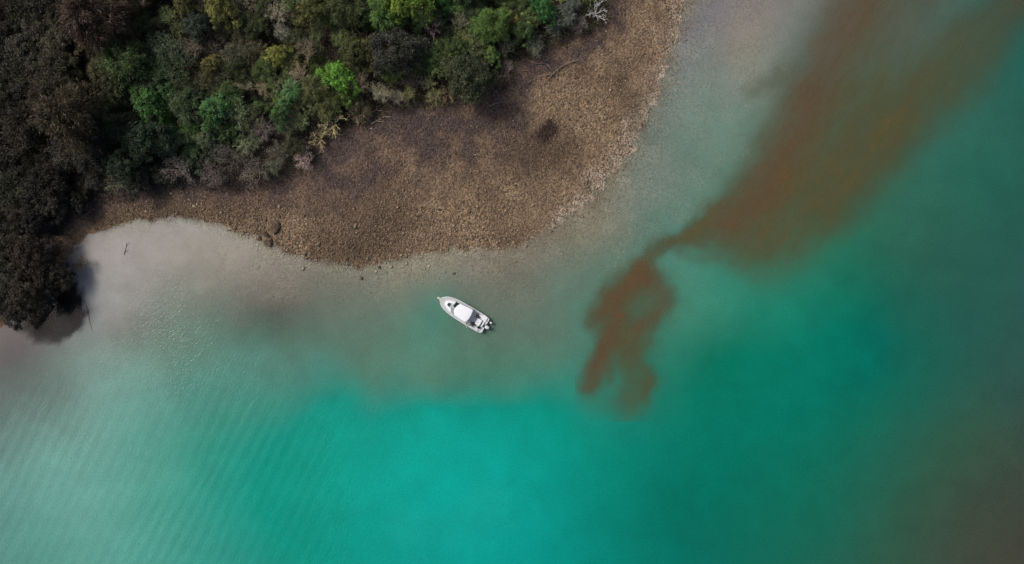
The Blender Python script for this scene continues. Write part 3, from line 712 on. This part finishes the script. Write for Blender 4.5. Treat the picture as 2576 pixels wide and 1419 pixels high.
def tone_word(c):
    m = sum(c) / 3; hue_ = 'green' if c[1] > c[0] * 1.03 else 'brown' if c[0] > c[1] * 1.14 else 'grey' if c[2] > c[0] * .93 else 'olive'
    return ('blackish ' if m < 48 else 'dark ' if m < 66 else 'dull ') + hue_
fillers = []
tries = 0
while tries < 12000 and len(planted) < 330:
    tries += 1
    px, py = rr.uniform(-70, 1520), rr.uniform(-60, 860); rp = rr.choice((24, 28, 32, 36, 42, 48))
    if in_wood(px, py) < (rp * 0.55 if px < 700 else rp * .7) / D: continue
    if any((px - a) ** 2 + (py - b) ** 2 < ((rp + c) * 0.47) ** 2 for a, b, c in planted): continue
    kind = rr.choices(('broad', 'feather', 'scrub', 'twiggy', 'dome'), (4, 4, 1.2, 6.0 if px > 420 else 1.2, .8))[0]
    fc = field(np.array([px]), np.array([py]), VCOL, 60)[0]; g = rr.uniform(.85, 1.25) * (1.15 if px > 400 else 1.0)
    gr = rr.random()
    if gr < (.34 if px > 300 else .12): fc = fc * np.array([.95, 1.07, .88])
    elif gr < .5: fc = fc * np.array([1.05, 1.0, .95])
    if kind in ('twiggy', 'scrub'): fc = fc * (1.1 if px > 420 else 1.02)
    col_ = tuple(fc * g); o = plant(kind, px, py, rp, col_, 'tree in the wood', hs=rr.uniform(.75, 1.08) * (1.15 if kind == 'twiggy' else 1))
    mk = min(MARKP, key=lambda m_: (m_[0] - px) ** 2 + (m_[1] - py) ** 2); dx, dy = px - mk[0], mk[1] - py
    fillers.append((mk[2], DIRS[int(round(math.degrees(math.atan2(dy, dx)) / 45)) % 8], KW[kind], math.hypot(dx, dy), tone_word(col_), o))
seen_ = {}
for mk, dr, kw, dist, tone, o in sorted(fillers, key=lambda f: f[3]):
    k_ = (mk, dr, kw, tone); c_ = seen_.get(k_, 0); seen_[k_] = c_ + 1
    tag(o, (tone + ' ' + kw + ' ' + dr + ' the ' + mk) if c_ == 0 else (('second', 'third', 'fourth', 'fifth', 'sixth', 'seventh', 'eighth')[min(c_ - 1, 6)] + ' ' + tone + ' ' + kw + ' ' + dr + ' the ' + mk), None,
        'shrubs filling the wood' if 'shrub' in kw else 'trees filling the wood')

# undergrowth and dry grass
r = np.random.default_rng(77)
n = 90000; x = r.uniform(-80, 14, n); y = r.uniform(-8, 43, n); h, dw, dv = land(x, y)
k = (dv > -0.4 + fbm(x * .6, y * .6, 7) * -1.2) & (dw > 0.6); x, y, h, dv = x[k], y[k], h[k], dv[k]; n = len(x)
cl = fbm(x * .5, y * .5, 15)
P = np.stack([x, y, h + r.random(n) ** 1.5 * (0.3 + 1.8 * cl)], 1)
V, F = leaf_quads(P, r.normal(0, .7, (n, 3)) + [0, 0, .8], .3 * r.uniform(.5, 1.4, n), .15 * r.uniform(.5, 1.4, n), r)
uc = field(x * D + CX, CY - y * D, VCOL, 80); uc = np.array([lin(*c) for c in (uc * .9)]) * r.uniform(.5, 1.4, (n, 1))
t = NT('undergrowth'); M_under = t.done(t.bsdf(t.scalecol(t.attr('soil', 'Color'), t.math('MULTIPLY_ADD', t.noise(2.0, 3, t.pos()), .8, .6)), .7, .2))
tag(link('undergrowth', mesh_np('undergrowth', V, F, {'soil': np.repeat(uc, 4, 0)}, [M_under])), 'dark low undergrowth filling the gaps between the trees', 'undergrowth', kind='stuff')
n = 60000; x = r.uniform(-62, 16, n); y = r.uniform(10, 42, n); h, dw, dv = land(x, y)
tuft = sstep(.52, .66, fbm(x * .45, y * .45, 25)) * sstep(-4.5, -.5, dv) * (dv < 1.5) * (dw > 3)
k = r.random(n) < tuft * .5; x, y, h = x[k], y[k], h[k]; n = len(x)
az = r.uniform(0, 6.28, n); L = r.uniform(.25, .7, n); d = np.stack([np.cos(az), np.sin(az), r.uniform(.1, .9, n)], 1)
V, F = leaf_quads(np.stack([x, y, h + .12], 1), np.cross(d, r.normal(0, 1, (n, 3))) + [0, 0, .8], L, .035, r, a=d)
gc = (lin(96, 82, 66) * r.uniform(.5, 1.6, (n, 1)))
tag(link('dry_grass', mesh_np('dry_grass', V, F, {'soil': np.repeat(gc, 4, 0)}, [M_under])), 'brown dry grass along the top of the beach', 'grass', kind='stuff')

# fallen branches and driftwood, one by one
def branch_mesh(name, seed, L, forks, rad_):
    r = np.random.default_rng(seed); A = Acc()
    main = curve_pts((0, 0, rad_), (L, 0, rad_ * 1.2), r, 8, .10); main[:, 2] = np.abs(main[:, 2] - rad_) * .5 + rad_
    A.add(tube(main, np.linspace(rad_, rad_ * .3, 8), 6), 1.0)
    for _ in range(forks):
        i = r.integers(1, 6); a = r.uniform(.3, .9) * r.choice((-1, 1)); l2 = L * r.uniform(.25, .5)
        e = main[i] + [math.cos(a) * l2, math.sin(a) * l2, r.uniform(0, .25)]
        A.add(tube(curve_pts(main[i], e, r, 5, .1), np.linspace(rad_ * .6, rad_ * .2, 5), 5), r.uniform(.8, 1.2))
    return A.mesh(name, M_twig)
BR = [(1452, 158, 1345, 238, 3, .07, (132,114,98), 'long forked grey branch lying on the upper beach right of the wood'),
      (1360, 235, 1366, 282, 1, .06, (128,110,94), 'curved branch beside the long forked one on the upper beach'),
      (1330, 160, 1392, 172, 5, .06, (116,102,94), 'bundle of thin fallen sticks below the strap-leaved plants'),
      (1232, 275, 1266, 262, 1, .06, (140,124,98), 'short tan stick at the edge of the beach below the olive dome'),
      (1268, 330, 1276, 366, 2, .05, (140,122,96), 'tan driftwood stick on the beach in line with the dark weed patch'),
      (940, 318, 985, 300, 4, .10, (160,142,122), 'pale knotted driftwood at the beach corner beside the dry brush'),
      (918, 300, 960, 278, 3, .09, (150,132,110), 'pale branching driftwood just above the knotted one'),
      (868, 345, 800, 332, 4, .06, (150,136,102), 'long straw coloured sticks fanned over the beach edge'),
      (788, 395, 838, 372, 2, .05, (128,112,94), 'thin twig lying right of the pinkish pale shrub'),
      (1000, 262, 1018, 276, 2, .05, (130,112,100), 'small twig on the dark ground below the pale twiggy shrubs'),
      (1330, 185, 1262, 192, 2, .05, (124,104,92), 'brown fallen twig right of the big olive dome'),
      (196, 622, 168, 640, 1, .09, (140,122,106), 'pale log at the very end of the beach by the left point'),
      (240, 526, 205, 548, 3, .05, (140,126,116), 'pale driftwood under the dark trees where the beach narrows')]
for i, (x0, y0, x1, y1, fk, ra, c, lab) in enumerate(BR):
    a = P3(x0, y0, 0.02); b = P3(x1, y1, 0.02); L = (b - a).length
    o = link('fallen_branch', branch_mesh('fallen_branch', 400 + i, L, fk, ra), loc=a)
    o.rotation_euler = (0, -math.asin(max(-1, min(1, (b.z - a.z) / L))), math.atan2(b.y - a.y, b.x - a.x)); o.color = rgba(lin(*c))
    tag(o, lab, 'branch', 'fallen branches on the beach')
for i, (x0, y0, x1, y1, fk, ra, c, lab) in enumerate([
      (313, 642, 318, 610, 2, .05, (44,40,38), 'thin dark forked twig standing out of the pale bay'),
      (213, 755, 232, 832, 1, .045, (62,58,54), 'long thin dark bough curving through the water off the left point')]):
    x, y = w2(x0, y0); x_, y_ = w2(x1, y1); L = math.hypot(x_ - x, y_ - y)
    o = link('sunken_branch', branch_mesh('sunken_branch', 500 + i, L, fk, ra), loc=(float(x), float(y), -0.04))
    o.rotation_euler = (0, 0, math.atan2(y_ - y, x_ - x)); o.color = rgba(lin(*c)); tag(o, lab, 'branch')

# ------------------------------------------------------------------ the boat
import bmesh
M_white = paint('white_gelcoat', (.80, .81, .82), .3, .5, .05, 3.0)
M_top = paint('white_roof_paint', (.82, .83, .85), .45, .4, .03, 1.5)
M_deck = paint('grey_nonskid', lin(190, 195, 196), .75, .3, .12, 9.0)
M_floor = paint('grey_cockpit_floor', lin(176, 178, 180), .8, .3, .2, 5.0)
M_black = paint('black_plastic', (.018, .019, .021), .5, .4, .3, 6.0)
M_alu = paint('aluminium', (.62, .64, .66), .4, .5, .1, 8.0, .9)
M_beige = paint('pale_fender_grey', lin(196, 200, 184), .6, .3, .1, 7.0)
M_gear = paint('dark_green_gear', lin(38, 50, 46), .8, .3, .5, 4.0)
M_engine = paint('engine_grey', lin(206, 210, 212), .3, .5, .08, 4.0)
M_navy = paint('navy_dash', lin(24, 30, 42), .5, .4, .3, 7.0)
t = NT('tinted_glass'); tr = t.node('ShaderNodeBsdfTransparent'); tr.inputs[0].default_value = (.86, .9, .9, 1)
gl = t.bsdf(rgba((.02, .03, .03)), .05, .5); ms = t.node('ShaderNodeMixShader'); ms.inputs[0].default_value = .1
t.l.new(tr.outputs[0], ms.inputs[1]); t.l.new(gl, ms.inputs[2]); M_glass = t.done(ms.outputs[0])
M_hatch = paint('smoked_hatch', lin(52, 66, 60), .12, .5, .1, 3.0)

def bm_obj(name, bm, mat, parent=None, smooth=False, bevel=0.0):
    if bevel > 0:
        bmesh.ops.bevel(bm, geom=[e for e in bm.edges if e.is_manifold and e.calc_face_angle(0) > .6], offset=bevel, segments=2, affect='EDGES', profile=.6)
    bmesh.ops.recalc_face_normals(bm, faces=bm.faces)
    me = bpy.data.meshes.new(name); bm.to_mesh(me); bm.free(); me.materials.append(mat)
    if smooth:
        for f in me.polygons: f.use_smooth = True
    return link(name, me, parent)
def prism(poly, z0, z1, scale_top=1.0, bm=None, camber=0.0):
    bm = bm or bmesh.new(); n = len(poly); cx = sum(p[0] for p in poly) / n; cy = sum(p[1] for p in poly) / n
    a = [bm.verts.new((x, y, z0)) for x, y in poly]
    b = [bm.verts.new((cx + (x - cx) * scale_top, cy + (y - cy) * scale_top, z1)) for x, y in poly]
    for i in range(n): bm.faces.new((a[i], a[(i + 1) % n], b[(i + 1) % n], b[i]))
    bm.faces.new(a[::-1])
    if camber:
        c = bm.verts.new((cx, cy, z1 + camber))
        mid = [bm.verts.new((cx + (v.co.x - cx) * .6, cy + (v.co.y - cy) * .6, z1 + camber * .75)) for v in b]
        for i in range(n):
            k = (i + 1) % n; bm.faces.new((b[i], b[k], mid[k], mid[i])); bm.faces.new((mid[i], mid[k], c))
    else: bm.faces.new(b)
    return bm
def S(s_, t_): return (3.75 - s_, t_)                               # metres aft of the stem, metres to port -> boat axes
def rect(s0, s1, t0, t1): return [S(s0, t0), S(s0, t1), S(s1, t1), S(s1, t0)]
def np_obj(name, VF, mat, parent): return link(name, mesh_np(name, VF[0], VF[1], None, [mat], smooth=True), parent)

BX, BY = w2(1165.1, 785.6)
boat = bpy.data.objects.new('motor_boat', None); COL.objects.link(boat); boat.location = (float(BX), float(BY), 0.0); boat.rotation_euler = (0, 0, rad(148.8))
tag(boat, 'white cabin motor boat with a hard top anchored over the shallows', 'boat')
st = np.array([0, .12, .3, .6, 1.0, 1.6, 2.2, 3.0, 4.5, 6.0, 6.9, 7.3, 7.5])
hb = np.array([.03, .22, .42, .68, .90, 1.08, 1.18, 1.24, 1.28, 1.27, 1.24, 1.18, 1.04])
shz = np.interp(st, [0, 3, 7.5], [1.05, .86, .74])
# hull shell: rail, topside, chine, keel on both sides, with a closed transom
bm = bmesh.new(); rows = []
for s_, b_, z_ in zip(st, hb, shz):
    f = min(1, s_ / 2.2)
    prof = [(b_, z_), (b_ * (.96 if s_ > 1 else .85), z_ * .55), (b_ * (.55 + .33 * f), .02), (b_ * (.2 + .4 * f), -.18 * f), (0.0, -.15 - .22 * f)]
    x = 3.75 - s_ - (0 if s_ > .01 else 0); rake = [0, .12, .3, .45, .6] if s_ < 1.2 else [0] * 5
    k = max(0, 1 - s_ / 1.2)
    left = [bm.verts.new((x - rk * k, p[0], p[1])) for rk, p in zip(rake, prof)]
    right = [bm.verts.new((x - rk * k, -p[0], p[1])) for rk, p in zip(rake[:-1], prof[:-1])]
    rows.append(left + right[::-1])
for a, b in zip(rows[:-1], rows[1:]):
    for i in range(len(a) - 1): bm.faces.new((a[i], a[i + 1], b[i + 1], b[i]))
bm.faces.new(rows[-1]); bm.faces.new(rows[0][::-1])
hull = bm_obj('hull', bm, M_white, boat, smooth=True)
# rub rail round the sheer
pl = [(3.75 - a, b, c + .01) for a, b, c in zip(st, hb, shz)]; pr = [(3.75 - a, -b, c + .01) for a, b, c in zip(st, hb, shz)]
np_obj('rub_rail', tube(np.array(pl[::-1] + pr), np.full(len(pl) * 2, .045), 6), M_white, boat)
# fore deck and side decks, grey non-skid
def ring_deck(name, sel, inner, mat, dz=.012):
    bm = bmesh.new()
    for sg in (1, -1):
        o_ = [bm.verts.new((3.75 - st[i], sg * (hb[i] - .05), shz[i] + dz)) for i in sel]
        n_ = [bm.verts.new((3.75 - st[i], sg * max(.0, inner(st[i], hb[i])), shz[i] + dz)) for i in sel]
        for k in range(len(sel) - 1): bm.faces.new((o_[k], o_[k + 1], n_[k + 1], n_[k]))
    return bm_obj(name, bm, mat, boat)
ring_deck('fore_deck', range(1, 7), lambda s_, b_: 0.0 if s_ < 2.3 else b_ - .3, M_deck)
ring_deck('side_deck', range(6, 11), lambda s_, b_: b_ - (.34 if s_ < 5 else .24), M_deck, .014)
# cockpit well: floor and white liner
fl = [S(2.2, .9), S(3.0, .95), S(6.95, 1.0), S(6.95, -1.0), S(3.0, -.95), S(2.2, -.9)]
bm_obj('cockpit_floor', prism(fl, .36, .42), M_floor, boat)
bm = bmesh.new()
for sg in (1, -1):
    a = [bm.verts.new((3.75 - s_, sg * (np.interp(s_, st, hb) - (.33 if s_ < 5 else .235)), .3)) for s_ in (2.2, 3, 4.5, 5.2, 6.95)]
    b = [bm.verts.new((3.75 - s_, sg * (np.interp(s_, st, hb) - (.33 if s_ < 5 else .235)), np.interp(s_, st, shz) + .03)) for s_ in (2.2, 3, 4.5, 5.2, 6.95)]
    for k in range(4): bm.faces.new((a[k], a[k + 1], b[k + 1], b[k]))
bm_obj('cockpit_liner', bm, M_white, boat)
# cabin trunk forward of the windscreen
cab = [S(.86, .1), S(1.0, .36), S(1.4, .62), S(1.9, .78), S(2.42, .9), S(2.42, -.9), S(1.9, -.78), S(1.4, -.62), S(1.0, -.36), S(.86, -.1)]
cabin = bm_obj('cabin', prism(cab, .86, 1.28, .9, camber=.06), M_white, boat, bevel=.03)
hp = [S(1.32, .16), S(1.34, -.18), S(1.74, -.27), S(1.76, .25)]
hp = [(1.04 * (a - S(1.54, 0)[0]) + S(1.54, 0)[0], b * 1.1) for a, b in hp]
bm_obj('hatch', prism(hp, 1.3, 1.42), M_hatch, cabin, bevel=.02)
np_obj('hatch_frame', tube(np.array([(*p, 1.405) for p in hp + hp[:1]]), np.full(5, .022), 5), M_alu, cabin)
# dash and console seen through the glass
bm_obj('dashboard', prism([S(2.2, -.88), S(2.0, -.08), S(3.1, -.08), S(3.1, -.88)], .9, 1.3), M_navy, boat, bevel=.02)
bm_obj('console', prism([S(2.2, .85), S(2.0, .06), S(2.7, .06), S(2.7, .85)], .9, 1.28), M_white, boat, bevel=.02)
wheel = np.array([(3.75 - 2.62 + .05 * math.sin(a), -.42 + .17 * math.cos(a), 1.42 + .16 * math.sin(a)) for a in np.linspace(0, 6.283, 15)])
np_obj('steering_wheel', tube(wheel, np.full(15, .02), 5), M_black, boat)
# windscreen: raked panes in a frame
base = {'c': (*S(1.84, 0), 1.34), 's': (*S(2.3, -.93), 1.26), 'p': (*S(2.3, .89), 1.26)}
topw = {'c': (*S(2.66, 0), 1.98), 's': (*S(2.98, -.92), 1.97), 'p': (*S(2.98, .86), 1.97)}
ws = bpy.data.objects.new('windscreen', None); COL.objects.link(ws); ws.parent = boat
def pane(name, pts, parent):
    bm = bmesh.new(); n_ = (Vector(pts[1]) - Vector(pts[0])).cross(Vector(pts[2]) - Vector(pts[0])).normalized() * .006
    a = [bm.verts.new(Vector(p) + n_) for p in pts]; b = [bm.verts.new(Vector(p) - n_) for p in pts]; n = len(pts)
    bm.faces.new(a); bm.faces.new(b[::-1])
    for i in range(n): bm.faces.new((a[i], b[i], b[(i + 1) % n], a[(i + 1) % n]))
    return bm_obj(name, bm, M_glass, parent)
pane('pane', [base['c'], base['s'], topw['s'], topw['c']], ws); pane('pane', [base['c'], base['p'], topw['p'], topw['c']], ws)
for sg, k in ((-1, 's'), (1, 'p')):
    pane('pane', [base[k], (*S(3.9, sg * .98), 1.0), (*S(3.9, sg * .9), 1.97), topw[k]], ws)
    np_obj('frame', tube(np.array([base['c'], base[k], topw[k]]), [.03, .03, .03], 6), M_white, ws)
np_obj('frame', tube(np.array([base['c'], topw['c']]), [.04, .04], 6), M_white, ws)
# hard top on posts
arc = [S(2.98, .84), S(2.78, .66), S(2.64, .4), S(2.57, .1), S(2.58, -.2), S(2.64, -.5), S(2.76, -.76), S(2.94, -.97), S(3.6, -1.04), S(4.3, -1.1), S(4.88, -1.13), S(4.98, -.7), S(5.03, -.15), S(5.0, .4), S(4.82, .88), S(4.0, .9)]
top_ = bm_obj('hard_top', prism(arc, 2.0, 2.07, .96, camber=.07), M_top, boat, smooth=False)
dome_ = [(math.cos(a) * .07 + S(3.13, -.1)[0], math.sin(a) * .07 - .1) for a in np.linspace(0, 6.283, 13)[:-1]]
bm_obj('dome_light', prism(dome_, 2.12, 2.22, .5), M_white, top_)
for s_, t_ in ((4.75, -1.0), (4.72, .8), (3.4, -.98), (3.4, .86)):
    np_obj('post', tube(np.array([(*S(s_, t_ * 1.03), .8), (*S(s_, t_), 2.02)]), [.025, .025], 6), M_alu, boat)
bm_obj('corner_bracket', prism(rect(4.86, 5.02, -1.24, -1.1), .9, 1.02), M_black, boat, bevel=.02)
bm_obj('cleat', prism(rect(5.05, 5.2, .62, .74), .85, .95), M_black, boat, bevel=.02)
# bow sprit with roller, anchor and rail
bow = bm_obj('bow_sprit', prism([S(-.42, .06), S(-.36, .14), S(-.15, .13), S(.8, .07), S(.8, -.07), S(-.15, -.13), S(-.36, -.14), S(-.42, -.06)], 1.07, 1.12), M_beige, boat, bevel=.012)
np_obj('roller', tube(np.array([(*S(-.34, -.07), 1.15), (*S(-.34, .07), 1.15)]), [.05, .05], 8), M_alu, bow)
an = bmesh.new(); prism([S(-.38, .025), S(-.38, -.025), S(.3, -.02), S(.3, .02)], 1.13, 1.17, bm=an); prism([S(-.45, .0), S(-.3, .12), S(-.2, 0), S(-.3, -.12)], 1.0, 1.04, bm=an)
bm_obj('anchor', an, M_alu, bow)
bm_obj('windlass', prism(rect(.72, .9, -.07, .07), 1.0, 1.2), M_alu, boat, bevel=.02)
for sg in (1, -1):
    rail = np.array([(3.75 - s_, sg * max(.05, np.interp(s_, st, hb) - .06), np.interp(s_, st, shz) + .38) for s_ in (0, .3, .7, 1.2, 1.8, 2.3)]); rail[-1, 2] -= .34
    ro = np_obj('bow_rail', tube(rail, np.full(6, .016), 5), M_alu, boat)
    for i in (1, 3):
        np_obj('stanchion', tube(np.array([rail[i] - [0, 0, .37], rail[i]]), [.014, .014], 5), M_alu, ro)
# stern: starboard locker, port boarding platform, centre well bracket
lk = bm_obj('stern_locker', prism(rect(6.42, 7.18, -1.16, -.55), .32, .82), M_white, boat, bevel=.03)
bm_obj('lid', prism(rect(6.5, 6.86, -1.05, -.66), .83, .86), M_white, lk, bevel=.01)
bm_obj('lid', prism(rect(6.92, 7.14, -1.0, -.7), .83, .86), M_white, lk, bevel=.01)
pf = bm_obj('boarding_platform', prism([S(6.62, .3), S(6.62, 1.12), S(7.2, 1.13), S(7.52, 1.0), S(7.56, .34), S(7.1, .3)], .5, .62), M_deck, boat, bevel=.02)
bm_obj('boarding_platform', prism([S(7.1, -1.12), S(7.1, -.34), S(7.5, -.36), S(7.56, -.9), S(7.4, -1.08)], .5, .62), M_deck, boat, bevel=.02)
bm_obj('transom_bulkhead', prism(rect(6.95, 7.1, -.55, .3), .3, .72), M_white, boat, bevel=.02)
bm_obj('engine_bracket', prism(rect(7.1, 7.5, -.34, .3), .15, .42), M_floor, boat, bevel=.02)
bm_obj('seat_cushion', prism(rect(6.3, 6.72, .86, 1.14), .6, .76), M_white, boat, bevel=.03)
bm_obj('side_seat', prism(rect(5.95, 6.4, -1.05, -.78), .32, .7), M_white, boat, bevel=.03)
def outboard(s_, t_, k, ang):
    e = bpy.data.objects.new('outboard_motor', None); COL.objects.link(e); e.parent = boat
    e.location = (*S(s_, t_), .55); e.rotation_euler = (0, 0, rad(ang)); e.scale = (k, k, k)
    cw = [(.32, .1), (.28, .2), (.05, .27), (-.22, .25), (-.38, .14), (-.38, -.14), (-.22, -.25), (.05, -.27), (.28, -.2), (.32, -.1)]
    bm_obj('cowling', prism(cw, .12, .5, .8, camber=.08), M_engine, e, smooth=False, bevel=.02)
    bm_obj('cowling_base', prism([(a * 1.06 - .03, b * 1.04) for a, b in cw], -.02, .115), M_black, e)
    bm_obj('leg', prism([(.12, .07), (-.16, .05), (-.16, -.05), (.12, -.07)], -1.1, -.02), M_black, e)
    bm_obj('mount', prism([(.5, .12), (.12, .12), (.12, -.12), (.5, -.12)], -.25, .06), M_black, e)
    pb = bmesh.new()
    for a in range(3):
        th = a * 2.094; d = Vector((0, math.cos(th), math.sin(th))); q = Vector((.04, -math.sin(th) * .07, math.cos(th) * .07)); c0 = Vector((-.22, 0, -.98))
        vs_ = [pb.verts.new(c0 + d * .03 + q * .5), pb.verts.new(c0 + d * .18 + q), pb.verts.new(c0 + d * .18 - q), pb.verts.new(c0 + d * .03 - q * .5)]; pb.faces.new(vs_)
    bm_obj('propeller', pb, M_alu, e)
    np_obj('cable', tube(curve_pts((.75, .12, .1), (.25, .1, .15), np.random.default_rng(int(s_ * 9)), 6, .25), np.full(6, .03), 5), M_black, e)
    return e
outboard(7.78, .03, .98, 6); outboard(7.92, -.80, .58, -4)

# loose gear aboard, each its own thing
def aboard(o, label, cat): tag(o, label, cat); o.location = boat.location.copy(); o.rotation_euler = boat.rotation_euler.copy(); return o
ib = bpy.data.objects.new('ice_box', None); COL.objects.link(ib); aboard(ib, 'big white ice box in the middle of the boat cockpit', 'ice box')
bm_obj('tub', prism(rect(6.02, 6.66, -.4, .42), .425, .74), M_white, ib, bevel=.03)
ld = bm_obj('lid', prism(rect(5.99, 6.69, -.43, .45), .742, .82), M_top, ib, bevel=.03); bm_obj('handle', prism(rect(6.28, 6.4, .0, .2), .822, .85), M_floor, ld)
def crate(s_, t_, a, inner, lab):
    e = bpy.data.objects.new('crate', None); COL.objects.link(e); aboard(e, lab, 'crate')
    z0 = .425 if s_ < 6.6 else .625
    fr_ = bmesh.new()
    for q in (rect(s_ - a, s_ + a, t_ - a, t_ - a + .05), rect(s_ - a, s_ + a, t_ + a - .05, t_ + a), rect(s_ - a, s_ - a + .05, t_ - a + .052, t_ + a - .052), rect(s_ + a - .05, s_ + a, t_ - a + .052, t_ + a - .052)): prism(q, z0, z0 + .32, bm=fr_)
    bm_obj('side_wall', fr_, M_black, e); bm_obj('bottom', prism(rect(s_ - a + .06, s_ + a - .06, t_ - a + .06, t_ + a - .06), z0, z0 + .03), M_black, e)
    if inner: bm_obj('contents', prism(rect(s_ - .08, s_ + .09, t_ - .08, t_ + .08), z0 + .035, z0 + .2, .7), M_white, e, bevel=.02)
crate(5.80, -.60, .2, True, 'black crate holding a white bag in the starboard cockpit of the boat')
crate(6.80, .62, .17, False, 'empty black crate on the port stern platform of the boat')
A = Acc(); r = np.random.default_rng(9)
for _ in range(14):
    c = np.array([*S(5.85 + r.normal(0, .17), .66 + r.normal(0, .13)), .46 + r.uniform(0, .12)]); a0 = r.uniform(0, 6); th = np.linspace(a0, a0 + r.uniform(2.5, 5.5), 9)
    A.add(tube(c + np.stack([np.cos(th) * r.uniform(.08, .22), np.sin(th) * r.uniform(.08, .2), .03 * np.sin(th * 3)], 1), np.full(9, .022), 5), 1)
gp = aboard(link('rope_pile', A.mesh('rope_pile', M_gear)), 'tangled dark rope and netting on the port side of the cockpit', 'rope')
hn = bpy.data.objects.new('hoop_net', None); COL.objects.link(hn); aboard(hn, 'pale round hoop net hung on the port rail of the boat', 'net')
th = np.linspace(0, 6.283, 25); hc = np.array([*S(5.14, .93), .98])
np_obj('hoop', tube(hc + np.stack([np.cos(th) * .27, np.sin(th) * .27, 0 * th], 1), np.full(25, .05), 6), M_beige, hn)
N = Acc()
for q in np.linspace(-.2, .2, 7):
    w_ = math.sqrt(.26 ** 2 - q * q)
    for f in (lambda a: (q, a), lambda a: (a, q)):
        N.add(tube(np.array([hc + [*f(a), -.12 * (1 - (a / .27) ** 2)] for a in np.linspace(-w_, w_, 5)]), np.full(5, .008), 3), 1)
link('netting', N.mesh('netting', M_beige), hn)
pole = np_obj('pole', tube(np.array([(*S(4.58, .98), .95), (*S(5.36, 1.5), 1.0)]), [.045, .04], 7), M_beige, None)
aboard(pole, 'pale short pole sticking out over the port side of the boat', 'pole')
